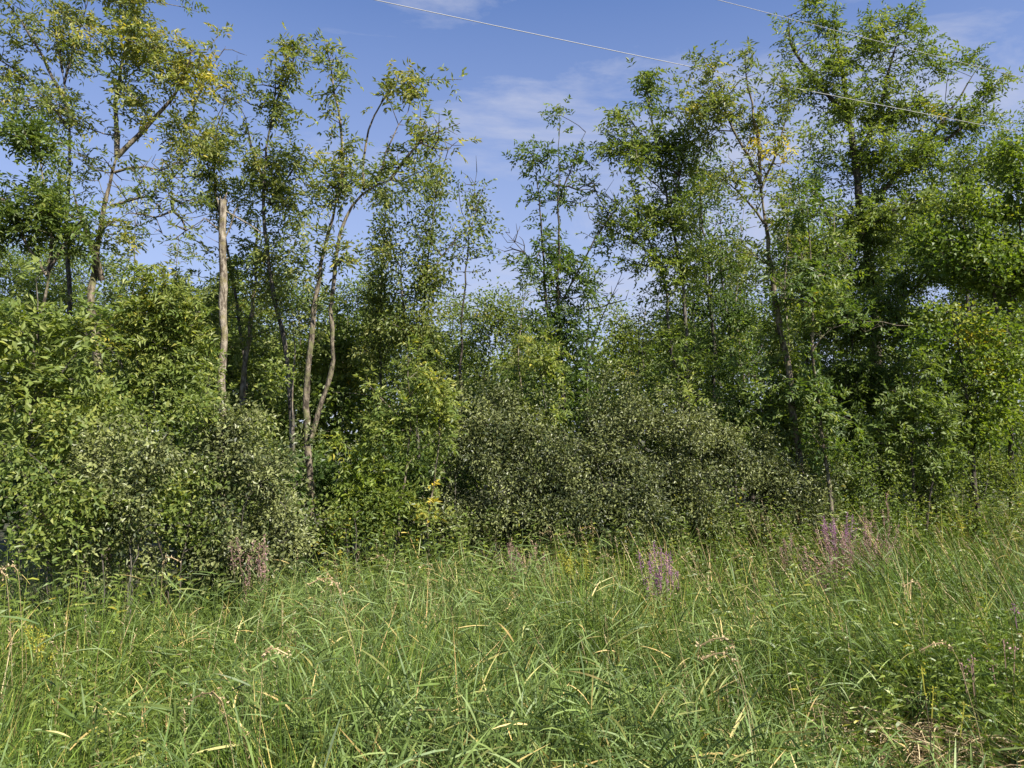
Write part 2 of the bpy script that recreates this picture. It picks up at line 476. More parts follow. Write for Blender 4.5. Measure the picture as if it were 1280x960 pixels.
    for i in range(nn):
        if trunkflag[i]: continue
        p = par[i]
        start = trunkflag[p] or (len(children[p]) > 1 and max(children[p], key=lambda c: acc[c]) != i)
        if not start: continue
        ch = [p, i]; c = i
        while children[c]:
            c = max(children[c], key=lambda k: acc[k]); ch.append(c)
        rad_ = rr[ch].copy(); rad_[0] = rad_[1]
        rad_[-1] *= 0.4
        if trunkflag[p]: rad_[0] *= 1.25
        groups.setdefault(rootid[i], []).append((ND[ch], rad_, acc[i]))
    tw = Geo()
    big = sorted(groups, key=lambda g: -acc[g])
    for gi, g in enumerate(big):
        tgt = Geo() if (gi < 14 and acc[g] >= 5) else tw
        for pts, r_, a_ in groups[g]:
            V, T = tube(pts, r_, 5 if a_ > 6 else 3)
            tgt.add(V, T)
        if tgt is not tw:
            tgt.build('branch', bark, root, True, base); NTRI += sum(len(t) for t in tgt.T)
    if tw.V:
        o = tw.build('twigs', bark, root, True, base); o['kind'] = 'stuff'; NTRI += sum(len(t) for t in tw.T)
    # leaves
    lm = ~bare
    if lm.any():
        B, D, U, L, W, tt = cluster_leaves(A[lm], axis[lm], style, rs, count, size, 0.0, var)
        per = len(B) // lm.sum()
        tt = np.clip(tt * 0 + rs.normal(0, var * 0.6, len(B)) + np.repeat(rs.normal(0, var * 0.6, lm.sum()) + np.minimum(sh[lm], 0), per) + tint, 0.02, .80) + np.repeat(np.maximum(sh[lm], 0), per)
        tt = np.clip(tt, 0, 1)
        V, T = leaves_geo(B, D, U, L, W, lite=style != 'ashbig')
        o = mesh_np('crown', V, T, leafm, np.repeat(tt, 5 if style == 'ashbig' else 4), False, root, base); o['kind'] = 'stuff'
        NTRI += len(T)
    return root

def hash_(s):
    h = 5381
    for ch in s: h = (h * 33 + ord(ch)) & 0x7fffffff
    return h

#TREES
exec_trees = True
# ------------------------------------------------------------------ trees, left to right
grow('ash_tree', 'tall ash with yellow lit crown spreading over the upper left, forked lichen-spotted trunk', 'tree', 11,
     [(15, 11, [(138, 600), (134, 500), (128, 420), (124, 350), (130, 280), (138, 225), (146, 195)]),
      (8, 3, [(146, 195), (165, 172), (200, 148), (225, 110), (240, 65)]),
      (8, 3, [(146, 195), (140, 150, .3), (150, 90, .6), (165, 30, .6), (170, -30, .6)]),
      (9, 5, [(126, 350), (113, 300, -.3), (100, 268, -.5), (92, 240, -.6)]),
      (4, 2, [(142, 215), (165, 203), (200, 210), (235, 232)]),
      (4, 1.5, [(138, 258), (165, 246), (190, 242), (215, 250)])],
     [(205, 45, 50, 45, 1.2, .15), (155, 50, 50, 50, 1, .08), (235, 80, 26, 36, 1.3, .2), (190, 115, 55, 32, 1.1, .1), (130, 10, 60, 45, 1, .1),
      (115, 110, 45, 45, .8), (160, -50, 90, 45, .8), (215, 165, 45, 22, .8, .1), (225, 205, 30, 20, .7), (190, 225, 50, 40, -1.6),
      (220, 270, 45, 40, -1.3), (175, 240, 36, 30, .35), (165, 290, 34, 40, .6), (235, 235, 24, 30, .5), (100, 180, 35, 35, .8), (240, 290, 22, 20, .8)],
     B_ASH, M_POP, 'ash', dens=15, tint=.47, spread=1.15, sleeve=.2, sl=(370,560))
grow('ash_tree', 'thin dark-stemmed tree with long sparse limbs fanning into the top left corner', 'tree', 12.5,
     [(9, 5, [(95, 600), (92, 450), (85, 330), (87, 220), (85, 150), (78, 90)]),
      (5, 2, [(82, 130), (55, 75), (20, 20), (-15, -25)]), (4, 2, [(82, 105), (100, 50), (112, -5)]),
      (4, 2, [(78, 90), (70, 40), (60, -20)]), (4, 2, [(84, 160), (50, 115), (10, 80), (-30, 60)])],
     [(35, 20, 50, 40, .6, .1), (80, 50, 45, 45, .7, .1), (25, 105, 45, 45, .9, .1), (0, 60, 40, 45, .6), (60, -40, 80, 40, .5), (110, 30, 35, 40, .5), (60, 140, 40, 30, .7)],
     B_GREY, M_POP, 'ash', dens=12, tint=.45, spread=1.2, sleeve=.35, sl=(130,560))
grow('dense_tree', 'dark dense tree filling the left edge under the sparse limbs, on a leaning trunk', 'tree', 10,
     [(10, 8, [(25, 660), (40, 470), (46, 420), (62, 340)]), (6, 3, [(62, 340), (72, 300), (60, 250), (48, 190)]), (5, 3, [(62, 340), (85, 300), (105, 270)]),
      (5, 3, [(60, 345), (30, 300), (5, 250)])],
     [(40, 215, 60, 50, 1.3), (75, 275, 42, 40, 1.3), (5, 180, 45, 50, 1.2), (15, 280, 50, 50, 1.3), (85, 215, 32, 32, 1.1), (-40, 240, 50, 60, 1), (60, 165, 30, 20, .8)],
     B_ASH, M_ASH, 'ash', dens=20, tint=.36, spread=1.15)
grow('ash_sapling', 'broad-leaved bright green sapling at the left edge in front of the leaning trunk', 'tree', 7.8,
     [(6, 3, [(30, 700), (35, 600), (45, 480), (50, 400), (45, 350)]), (4, 2, [(40, 520), (80, 460), (110, 420)]), (4, 2, [(38, 560), (0, 480), (-30, 420)])],
     [(40, 390, 60, 45, 1), (95, 400, 45, 50, 1, .05), (15, 460, 60, 55, 1, .05), (70, 480, 55, 50, 1), (-40, 420, 50, 60, .8), (30, 350, 35, 18, .8, .1),
      (20, 545, 60, 45, .9), (95, 540, 40, 40, .9)],
     B_GREY, M_ASH, 'ashbig', dens=20, size=1.0, tint=.52, depth=.8)
grow('small_tree', 'bushy young tree with light green leaves between the forked trunk and the snapped trunk', 'tree', 10.2,
     [(5, 3, [(190, 640), (185, 540), (190, 440), (200, 380)]), (4, 2, [(188, 520), (230, 430), (250, 390)]), (4, 2, [(187, 540), (150, 460), (140, 410)])],
     [(165, 390, 45, 45, 1, .12), (210, 375, 45, 35, 1, .15), (235, 410, 40, 45, 1, .08), (180, 450, 55, 50, 1), (130, 470, 45, 50, 1), (240, 470, 45, 45, 1), (190, 345, 30, 15, .7, .15), (274, 478, 30, 36, 1), (262, 440, 16, 18, .6)],
     B_GREY, M_ASH, 'ash', dens=24, tint=.48)
grow('snapped_trunk', 'thick bare lichen-spotted trunk snapped off at the top, no crown', 'dead tree', 11,
     [(12.4, 10.5, [(281, 600), (279, 500), (277, 400), (278, 300), (276, 262), (279, 250)]), (6, 1, [(281, 256), (282, 250), (284, 240)]), (4, 1, [(277, 256), (276, 250), (275, 245)]), (6, 2, [(278, 330), (281, 326), (286, 322)]), (4, 2.5, [(277, 268), (271, 247)]), (3, 1.5, [(279, 262), (300, 270), (328, 292)]),
      (3, 1.5, [(279, 305), (290, 288), (294, 262)]), (3, 1, [(277, 290), (262, 276), (255, 272)])],
     [(262, 275, 14, 18, -.5), (296, 262, 12, 20, -.5)],
     B_PALE, M_ASH, 'ash', dens=14)
grow('ash_tree', 'slender leaning tree with small separate leaf tufts above the snapped trunk', 'tree', 12.6,
     [(6, 3, [(312, 600), (302, 420), (288, 320), (268, 240), (268, 170), (285, 95)]), (3, 1.5, [(268, 200), (250, 180), (235, 160)])],
     [(275, 112, 30, 22, 1, .2), (250, 172, 32, 22, .9, .12), (274, 212, 22, 26, 1, .1), (300, 95, 14, 14, .6), (290, 70, 20, 30, -.5), (315, 130, 20, 20, .5, .1),
      (265, 245, 20, 18, .8)],
     B_GREY, M_POP, 'ash', dens=15, spread=1.25, sleeve=.8, sl=(150,560))
grow('ash_tree', 'pale-barked tree with short crown right of the snapped trunk', 'tree', 12.2,
     [(10, 6, [(300, 600), (305, 490), (312, 430), (320, 350), (322, 270)])],
     [(318, 300, 24, 40, .9), (315, 240, 22, 26, .8), (335, 345, 26, 30, .9), (300, 350, 20, 30, .8), (325, 400, 30, 26, .8)],
     B_PALE, M_POP, 'ash', dens=14, spread=1.15, sleeve=.3, sl=(230,400))
grow('ash_tree', 'slim tree with tall airy crown topped by a leaning tuft left of the forked clump', 'tree', 11.5,
     [(9, 4, [(372, 620), (368, 480), (352, 390), (340, 300), (334, 240), (343, 150), (345, 80)]), (4, 2, [(335, 240), (320, 200), (308, 150)]),
      (4, 2, [(343, 130), (358, 90), (378, 52)]), (4, 2, [(336, 255), (365, 215), (385, 180)])],
     [(375, 52, 24, 16, 1.1, .12), (352, 78, 20, 26, 1, .1), (340, 140, 28, 32, .9), (352, 195, 34, 30, 1), (328, 215, 24, 36, 1), (368, 255, 32, 36, 1), (335, 280, 28, 32, .9),
      (372, 100, 16, 30, .6), (310, 120, 22, 50, -.9), (352, 320, 32, 28, .9)],
     B_GREY, M_POP, 'ash', dens=15, tint=.46, spread=1.1, sleeve=.4, sl=(80,400))
grow('forked_ash_clump', 'two-stemmed orange-footed ash with a long bare limb reaching right over the gap', 'tree', 10.5,
     [(11.5, 7, [(388, 640), (386, 610), (387, 540), (386, 470), (395, 390), (405, 330), (415, 270), (425, 235)]),
      (5, 2, [(425, 235), (428, 180), (420, 120), (408, 55)]),
      (7.5, 5.5, [(389, 548), (400, 500), (413, 465), (416, 440), (412, 390), (420, 308), (433, 270), (455, 237), (488, 225)]),
      (5, 1.5, [(488, 225), (505, 205), (522, 178), (545, 162), (575, 154)]),
      (4, 2, [(455, 237), (450, 200), (460, 160), (480, 125), (500, 95)]), (3, 1.5, [(470, 228), (482, 190), (492, 165), (510, 140)]),
      (3, 1.5, [(523, 178), (540, 190), (560, 188)])],
     [(503, 100, 28, 18, 1.2, .15), (518, 118, 15, 12, 1.2, .1), (468, 108, 14, 14, 1, .1), (456, 165, 20, 30, .9), (408, 58, 16, 24, 1, .1), (412, 108, 15, 24, .9),
      (430, 185, 22, 30, .9), (418, 245, 26, 34, .9), (440, 215, 20, 20, .6), (535, 172, 36, 24, -2.2), (480, 195, 24, 30, -1.3), (395, 330, 26, 34, .7), (390, 100, 20, 40, -.3)],
     B_ASH, M_POP, 'ash', dens=16, tint=.46, spread=1.1, sleeve=.25, sl=(60,420))
grow('pale_stem', 'thin whitish dead stem standing just left of the forked clump', 'dead tree', 10.9,
     [(5, 3, [(367, 640), (366, 560), (367, 500), (370, 440), (366, 400)])], [(368, 420, 12, 25, -.5)], B_PALE, M_ASH, 'ash', dens=14)
grow('leafy_column_tree', 'narrow leaf-wrapped column beneath the long bare limb, left of the pair', 'tree', 12.5,
     [(5, 2, [(478, 620), (478, 500), (480, 400), (482, 300), (482, 205)])],
     [(482, 240, 13, 34, 1.2, .05), (480, 300, 17, 36, 1.2), (476, 360, 22, 40, 1.1), (474, 420, 32, 40, 1), (505, 330, 18, 34, -1.2)],
     B_GREY, M_POP, 'poplar', dens=24, spread=1.0, sleeve=.7, sl=(210,560))
grow('leafy_column_tree', 'narrow leaf-wrapped column right of the bare limb, wider rounded top', 'tree', 12,
     [(6, 2, [(525, 640), (520, 480), (528, 400), (535, 330), (545, 250), (553, 180)]), (4, 2, [(522, 440), (505, 380), (500, 340), (512, 300)]), (3, 1.5, [(532, 350), (560, 310), (590, 280)])],
     [(555, 195, 20, 16, 1.2, .1), (552, 235, 22, 32, 1.2), (543, 290, 20, 36, 1.1), (535, 350, 28, 36, 1.1), (525, 410, 42, 38, 1), (495, 345, 16, 36, -.5), (560, 360, 26, 30, .8, .1)],
     B_GREY, M_POP, 'poplar', dens=22, spread=1.05, sleeve=.7, sl=(190,560))
grow('bare_pole_tree', 'straight dark pole-like tree with a few thin top leaves in the centre gap', 'tree', 13,
     [(6, 1.5, [(576, 640), (577, 520), (578, 430), (583, 330), (588, 260), (596, 215)])],
     [(592, 262, 14, 26, .7), (590, 240, 20, 40, -1.4), (580, 330, 18, 40, -.5), (604, 255, 8, 14, .6), (582, 300, 10, 16, .6)],
     B_DARK, M_POP, 'poplar', dens=14, spread=1.1, sleeve=.3, sl=(250,400))
grow('spire_tree', 'thin spire-shaped tree with sparse top, alone against the sky at centre', 'tree', 12.3,
     [(8, 1.5, [(712, 630), (708, 520), (703, 420), (698, 300), (697, 220), (699, 135)]), (5, 1.5, [(705, 480), (688, 400), (678, 330), (673, 240), (666, 180)]),
      (3, 1.5, [(706, 372), (735, 320), (760, 270), (785, 245)]), (2.5, 1, [(690, 352), (660, 322), (632, 290)]), (2.5, 1, [(698, 250), (715, 205), (732, 165)])],
     [(699, 148, 14, 22, 1.6, .05), (725, 172, 16, 26, .6, .1), (700, 195, 28, 26, .8), (672, 195, 22, 18, .8), (674, 250, 14, 40, 1), (706, 250, 22, 30, .7), (708, 310, 26, 34, 1),
      (716, 370, 30, 40, 1.3, -.1), (712, 440, 36, 50, 1.5, -.12), (684, 390, 22, 50, 1), (735, 240, 30, 40, -1.4), (640, 305, 24, 32, -1.6), (715, 500, 36, 36, 1.2, -.1), (650, 190, 12, 14, .5)],
     B_DARK, M_DARK, 'ash', dens=15, tint=.5, spread=1.08, sleeve=.35, sl=(300,560))
grow('dead_limb_tree', 'small grey tree with crooked bare limbs right of the spire tree', 'dead tree', 13,
     [(6, 2, [(735, 620), (735, 520), (733, 440), (750, 400), (772, 360), (778, 340)]), (3, 1, [(733, 440), (740, 380), (730, 350)]), (3, 1.5, [(800, 620), (800, 520), (803, 440), (798, 400), (806, 370)])],
     [(765, 370, 30, 30, -1), (745, 350, 20, 25, -.6), (800, 400, 14, 30, .4)],
     B_GREY, M_POP, 'poplar', dens=14)
grow('ash_tree', 'full dark-leaved tree with rounded top, first large crown right of the centre sky', 'tree', 12.5,
     [(8, 3, [(868, 640), (862, 520), (855, 400), (845, 320), (832, 250), (818, 170), (808, 95)]), (6, 2, [(864, 560), (838, 420), (826, 330), (800, 270), (785, 200)]),
      (4, 2, [(835, 265), (850, 220), (862, 170)]), (3, 2, [(828, 330), (790, 300), (755, 282)])],
     [(806, 105, 28, 26, 1.2, .03), (785, 145, 30, 32, 1.2), (828, 135, 28, 36, 1.2), (768, 190, 22, 30, 1), (810, 195, 40, 34, 1.1), (850, 195, 24, 40, 1), (785, 285, 45, 20, 1),
      (770, 235, 26, 26, .9), (830, 275, 40, 34, .9), (755, 270, 20, 14, .9, .1), (845, 330, 36, 26, .7), (800, 325, 30, 20, .6)],
     B_GREY, M_ASH, 'ash', dens=19, tint=.46, spread=1.12, sleeve=.5, sl=(120,560))
grow('ash_tree', 'tree with slanting brown trunk and a yellowing tuft low in its open crown', 'tree', 12,
     [(11, 8, [(1005, 600), (985, 480), (966, 400), (960, 340), (953, 270), (950, 230)]), (5, 2, [(950, 230), (930, 190), (905, 150), (888, 95)]),
      (5, 2, [(950, 230), (945, 170), (935, 110), (928, 60)]), (5, 2, [(952, 235), (972, 190), (985, 140)]), (4, 2, [(954, 280), (925, 240), (905, 225)])],
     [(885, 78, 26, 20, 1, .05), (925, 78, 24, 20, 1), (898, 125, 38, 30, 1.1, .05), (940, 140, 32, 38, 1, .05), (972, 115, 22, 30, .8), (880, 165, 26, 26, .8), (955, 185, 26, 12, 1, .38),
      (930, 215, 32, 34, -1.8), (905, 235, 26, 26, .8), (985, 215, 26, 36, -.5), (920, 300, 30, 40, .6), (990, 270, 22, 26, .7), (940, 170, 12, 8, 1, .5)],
     B_ASH, M_POP, 'ash', dens=17, tint=.46, spread=1.15, sleeve=.2, sl=(100,400))
grow('thin_pole_clump', 'cluster of thin grey poles behind the slanting brown trunk, leaves mostly low', 'tree', 14,
     [(6, 3, [(893, 620), (890, 430), (888, 330), (878, 250), (880, 200)]), (5, 2, [(920, 620), (915, 430), (905, 340), (900, 280)]), (4, 2, [(880, 620), (868, 470), (865, 380), (872, 320)])],
     [(885, 235, 30, 40, .8), (900, 330, 36, 44, .9), (875, 400, 36, 40, 1), (925, 390, 40, 40, 1), (890, 290, 30, 40, -.8), (905, 450, 50, 40, 1.2), (855, 460, 40, 40, 1.1)],
     B_GREY, M_DARK, 'poplar', dens=17, spread=1.1, sleeve=.5, sl=(220,560))
grow('sapling_tree', 'slim sunlit pole with hanging leaf tufts in front of the darkest part at right', 'tree', 11.6,
     [(6.5, 2.5, [(1036, 610), (1028, 520), (1016, 450), (1015, 380), (1010, 300), (1008, 240)]), (1.6, .8, [(1017, 436), (1035, 408), (1072, 401), (1102, 402)]),
      (2.5, 1, [(1015, 340), (1035, 330), (1060, 322)]), (2, 1, [(1016, 380), (990, 370), (975, 372)])],
     [(1005, 262, 26, 22, .8), (1022, 345, 22, 30, .6), (1022, 395, 14, 22, .6, .2), (1018, 490, 26, 40, 1.3), (1035, 540, 26, 40, 1.2), (1060, 410, 36, 16, -1), (990, 365, 20, 14, -.8)],
     B_ASH, M_DARK, 'ashbig', dens=20, tint=.5, spread=1.1, sleeve=.5, sl=(240,420))
grow('large_oak_tree', 'largest tree at right, dark vine-covered trunk and crown spreading to the top edge', 'tree', 17,
     [(19, 9, [(1105, 620), (1098, 500), (1093, 380), (1085, 300), (1075, 250), (1068, 190), (1055, 120), (1042, 40)]),
      (6, 3, [(1082, 282), (1050, 270), (1020, 262)]), (9, 3, [(1075, 262), (1110, 232), (1150, 190), (1190, 140), (1222, 85)]),
      (7, 3, [(1070, 205), (1095, 150), (1110, 100), (1128, 30)]), (7, 3, [(1060, 145), (1020, 100), (990, 60), (985, 20)]), (6, 3, [(1150, 190), (1195, 168), (1245, 105)]),
      (7, 3, [(1080, 285, -.5), (1125, 260, -1.), (1175, 240, -1.4)])],
     [(1035, 22, 22, 26, 1.1), (992, 52, 22, 30, 1), (1000, 105, 26, 24, 1), (1048, 85, 34, 34, 1.1), (1088, 50, 30, 34, 1), (1125, 50, 34, 28, 1), (1165, 75, 34, 32, .7, -.08), (1212, 70, 22, 16, .8),
      (1238, 105, 22, 22, .8), (1195, 130, 40, 30, .5, -.1), (1118, 125, 44, 36, 1, .05), (1060, 160, 42, 34, 1.1, .08), (1110, 205, 54, 36, 1.1), (1170, 190, 44, 34, .7, -.08), (1030, 215, 28, 36, 1, -.1),
      (1100, 280, 54, 36, 1.2), (1060, 310, 46, 36, 1.1, -.1), (1010, 20, 20, 40, .5), (1140, 150, 30, 20, 1, .2), (1085, 340, 40, 40, 1.2, -.15), (1130, 15, 30, 20, .8), (1225, 150, 26, 26, .5)],
     B_DARK, M_ASH, 'ash', dens=12, size=1.3, tint=.48, depth=1.1, spread=1.08, sleeve=.4, sl=(100,500))
grow('maple_tree', 'rounded bright lime-green maple crown at the right edge below the largest tree', 'tree', 13.8,
     [(9, 4, [(1262, 640), (1255, 520), (1250, 420), (1235, 340), (1215, 270)]), (5, 2, [(1252, 430), (1275, 330), (1270, 220)])],
     [(1200, 262, 40, 30, 1.2, .08), (1232, 290, 45, 38, 1.2, .05), (1262, 205, 28, 30, 1.1, .05), (1172, 300, 36, 34, 1.1), (1250, 345, 50, 40, 1.2), (1275, 265, 30, 40, 1), (1200, 345, 40, 36, 1.1, -.08), (1300, 340, 40, 80, 1), (1300, 220, 30, 40, 1)],
     B_DARK, M_MAPLE, 'maple', dens=19, tint=.33, spread=1.05, sleeve=.5, sl=(200,560))
grow('maple_tree', 'lower maple at the right edge with yellow-tinged sprays over dark shade', 'tree', 13.0,
     [(7, 3, [(1225, 640), (1215, 540), (1200, 440), (1190, 390)]), (5, 2, [(1218, 560), (1255, 480), (1265, 430)])],
     [(1185, 392, 24, 14, 1.2, .25), (1216, 422, 22, 10, 1.3, .42), (1238, 456, 18, 10, 1.1, .35), (1245, 420, 40, 30, .9), (1260, 480, 40, 36, 1, .05), (1200, 470, 34, 30, .8, -.1), (1230, 520, 40, 34, .9), (1160, 420, 26, 30, .8, -.1)],
     B_DARK, M_MAPLE, 'maple', dens=19, size=.9, tint=.38, spread=1.1, sleeve=.5, sl=(380,560))
grow('understory_tree', 'dark leafy young tree in front of the slanting brown trunk', 'tree', 12.3,
     [(5, 2, [(960, 640), (962, 540), (965, 460)]), (4, 2, [(975, 640), (990, 540), (1000, 480)])],
     [(965, 425, 34, 28, 1.2, .12), (945, 470, 36, 38, 1.2), (985, 470, 32, 40, 1.2), (925, 520, 40, 36, 1.1), (975, 525, 40, 36, 1.1), (960, 395, 22, 16, .8, .1)],
     B_DARK, M_ASH, 'ashbig', dens=22, tint=.36)
grow('understory_tree', 'dense round-topped young tree right of the largest trunk foot', 'tree', 12.6,
     [(5, 2, [(1145, 640), (1142, 540), (1140, 470)]), (4, 2, [(1155, 640), (1175, 560), (1180, 520)])],
     [(1140, 460, 34, 30, 1.2, .02), (1128, 510, 36, 40, 1.2), (1162, 515, 36, 44, 1.2), (1140, 570, 45, 36, 1.1), (1100, 540, 30, 40, .8, -.1)],
     B_DARK, M_ASH, 'ashbig', dens=23, tint=.38)
grow('understory_tree', 'shaded tree around the foot of the largest trunk at right', 'tree', 15.2,
     [(6, 3, [(1060, 620), (1062, 500), (1065, 400)]), (5, 2, [(1120, 620), (1125, 480), (1130, 380)])],
     [(1050, 400, 45, 50, 1.1), (1120, 390, 45, 50, 1.1), (1060, 480, 50, 50, 1.2), (1110, 470, 50, 50, 1.2), (1090, 560, 60, 50, 1.2), (1150, 340, 40, 40, 1)],
     B_DARK, M_ASH, 'ash', dens=20, size=1.1, tint=.34)
grow('understory_tree', 'bright drooping-leaved sapling left of the spire tree, over the olive thicket', 'tree', 11.3,
     [(4, 2, [(690, 640), (688, 560), (680, 500), (675, 450)])],
     [(680, 455, 26, 30, 1.1, .1), (692, 500, 24, 34, 1.1, .08), (660, 490, 22, 30, .9, .05), (675, 420, 16, 20, .8, .1)],
     B_GREY, M_ASH, 'ash', dens=26, tint=.5)
grow('ash_sapling', 'young ash on two bare stems at centre left, lowest leaves turned yellow', 'tree', 9.9,
     [(4, 2, [(500, 655), (507, 600), (515, 540), (510, 480), (508, 430)]), (3.5, 2, [(538, 655), (545, 600), (552, 540), (548, 480)]), (3, 1.5, [(515, 540), (480, 500), (460, 480)])],
     [(508, 440, 30, 26, 1.1, .1), (490, 480, 34, 34, 1.1, .05), (535, 485, 32, 34, 1.1, .1), (555, 520, 24, 30, .9, .08), (500, 520, 36, 26, 1), (475, 540, 28, 30, 1), (520, 628, 20, 18, 1.3, .22),
      (518, 575, 32, 24, .4)],
     B_ASH, M_ASH, 'ash', dens=26, tint=.5)
grow('understory_tree', 'low green sapling with arching sprays between forked clump and young ash', 'tree', 9.9,
     [(4, 2, [(440, 660), (438, 600), (436, 560)]), (3, 1.5, [(455, 660), (465, 610), (480, 590)])],
     [(446, 555, 30, 26, 1.1, .15), (455, 600, 32, 34, 1.1), (482, 610, 26, 34, 1), (436, 625, 22, 28, 1), (462, 645, 34, 22, 1)],
     B_GREY, M_MAPLE, 'ash', dens=26, tint=.42)
for args in [
    (13.6, 'shaded leafy tree standing behind the bright sapling at far left', 60, [(40, 400, 70, 60), (100, 450, 60, 60), (40, 500, 70, 60)], .3),
    (14.2, 'dark tree seen between the forked trunk and the snapped trunk', 210, [(180, 410, 60, 50), (240, 400, 50, 50), (210, 480, 70, 60)], .32),
    (14.0, 'dark round-headed tree behind the snapped trunk', 300, [(290, 345, 30, 26), (275, 410, 50, 50), (330, 420, 50, 50), (300, 480, 70, 50)], .3),
    (13.8, 'olive tree with a few orange leaves behind the forked clump', 415, [(400, 425, 50, 30), (440, 460, 50, 50), (390, 500, 60, 50), (450, 400, 40, 40)], .45),
    (14.4, 'green tree behind the two leaf-wrapped columns', 520, [(500, 430, 50, 50), (550, 450, 50, 50), (520, 520, 60, 50)], .42)]:
    Yb, lab, px, cr_, ti = args
    grow('understory_tree', lab, 'tree', Yb, [(6, 3, [(px, 620), (px + 4, 500), (px - 3, 420)])], [(a, b, c, d, 1.0) for a, b, c, d in cr_] + ([(432, 478, 14, 8, 1.2, .6)] if px == 415 else []),
         B_DARK, M_ASH, 'ash', dens=17, size=1.1, tint=ti + (.17 if ti < .4 else .08))

grow('ash_tree', 'tall tree half hidden between the largest crown and the right edge', 'tree', 18.5,
     [(9, 3, [(1215, 620), (1212, 450), (1205, 300), (1200, 190)]), (6, 2, [(1210, 420), (1235, 300), (1250, 200)])],
     [(1175, 240, 44, 34, 1), (1215, 225, 40, 40, 1), (1250, 200, 34, 36, 1), (1150, 290, 40, 40, 1), (1285, 180, 34, 40, 1), (1200, 300, 60, 50, 1)],
     B_DARK, M_ASH, 'poplar', dens=17, size=1.2, tint=.4, spread=1.15, sleeve=.6, sl=(200, 560))
grow('ash_tree', 'mid-green tree standing between the slanting brown trunk and the largest tree', 'tree', 16,
     [(7, 3, [(1010, 620), (1008, 480), (1002, 350), (1000, 200)]), (5, 2, [(1006, 420), (1030, 330), (1040, 260)])],
     [(1000, 210, 26, 40, .8), (985, 290, 34, 40, 1), (1030, 300, 36, 44, 1), (1000, 360, 50, 44, 1.1), (1020, 160, 24, 30, .7)],
     B_DARK, M_ASH, 'poplar', dens=9, size=1.2, tint=.44, spread=1.0, sleeve=.6, sl=(180, 560))
grow('ash_tree', 'leafy tree filling the space between the first large crown and the slanting brown trunk', 'tree', 15,
     [(6, 2, [(905, 620), (902, 450), (880, 300), (872, 150)])],
     [(872, 130, 24, 40, .9), (880, 210, 30, 40, .9), (860, 270, 34, 36, .9), (890, 310, 36, 36, .9)],
     B_GREY, M_ASH, 'poplar', dens=9, size=1.15, tint=.46, spread=1.0, sleeve=.4, sl=(140, 560))
for Yb, px, top, lab in [(13.4, 555, 470, 'thin whitish stem in the gap right of the young ash'), (15, 430, 400, 'thin pale stem right of the forked clump'), (14.6, 247, 380, 'thin pale stem left of the snapped trunk'), (15.5, 652, 360, 'thin pale stem left of the spire tree'),
                         (15, 218, 300, 'thin dark twiggy stem between forked and snapped trunks'), (14.5, 168, 240, 'thin reddish stem just right of the forked trunk'), (16, 803, 380, 'thin pale stem against the pale sky gap right of the spire tree'), (15.5, 1062, 380, 'thin whitish stem left of the largest trunk'),
                         (15, 925, 260, 'thin grey stem left of the slanting brown trunk'), (15.4, 985, 230, 'thin grey stem right of the slanting brown trunk')]:
    grow('thin_stem_tree', lab, 'tree', Yb, [(4.5, 1.5, [(px, 600), (px + 6, 500), (px - 3, (500 + top) / 2), (px + 5, top)])], [(px, top + 20, 22, 34, -1), (px, top + 50, 22, 40, .35)], B_PALE, M_POP, 'ash', dens=12, tint=.48, sleeve=.25, sl=(top, 480))
# woodland beyond
for Yb, lab, px, cr_, ti in [
    (20, 'pale rounded tree in the woodland beyond the centre gap', 625, [(625, 385, 34, 30), (605, 420, 40, 34), (650, 430, 40, 40), (620, 480, 60, 40)], .5),
    (22, 'second rounded tree beyond the gap, behind the straight dark pole', 560, [(560, 400, 34, 36), (540, 440, 45, 40), (580, 470, 50, 40)], .45),
    (19, 'soft-green woodland tree beyond the bare crooked limbs', 775, [(765, 415, 34, 34), (795, 430, 28, 30), (770, 470, 50, 36)], .5),
    (23, 'faint woodland crown filling the gap behind the sunlit column pair', 455, [(460, 375, 40, 30), (440, 420, 60, 40), (480, 450, 50, 40)], .42),
    (21, 'woodland tree beyond the slim airy crown', 375, [(370, 370, 40, 30), (350, 410, 60, 40), (400, 440, 60, 50)], .4),
    (22, 'woodland tree beyond the snapped trunk', 270, [(250, 390, 50, 30), (290, 400, 50, 40), (270, 450, 80, 50)], .38),
    (20, 'woodland tree glimpsed left of the forked trunk', 120, [(90, 340, 50, 40), (120, 400, 80, 60), (60, 440, 80, 60)], .35),
    (21, 'woodland tree glimpsed at the far left edge', 0, [(0, 350, 60, 60), (-30, 420, 80, 60)], .35),
    (20, 'woodland tree behind the low part of the first large crown', 850, [(850, 400, 40, 40), (840, 450, 60, 40), (880, 430, 50, 40)], .4),
    (22, 'woodland tree behind the thin grey poles', 940, [(930, 370, 50, 50), (960, 430, 60, 50)], .36),
    (23, 'woodland tree behind the largest trunk', 1040, [(1030, 350, 50, 50), (1040, 420, 70, 60), (1000, 310, 30, 40)], .34),
    (22, 'woodland tree behind the round lime-green crown', 1180, [(1170, 330, 60, 50), (1200, 420, 80, 60), (1140, 280, 40, 40)], .34),
    (21, 'woodland tree at the far right edge', 1280, [(1270, 330, 60, 60), (1290, 420, 70, 60)], .36)]:
    grow('woodland_tree', lab, 'tree', Yb, [(7, 3, [(px, 600), (px + 5, 500), (px, 420)])], [(a, b, c, d, 1.0) for a, b, c, d in cr_], B_DARK, M_ASH, 'far', dens=14, size=.75, tint=ti, spread=1.15,
         group='trees in the woodland beyond')

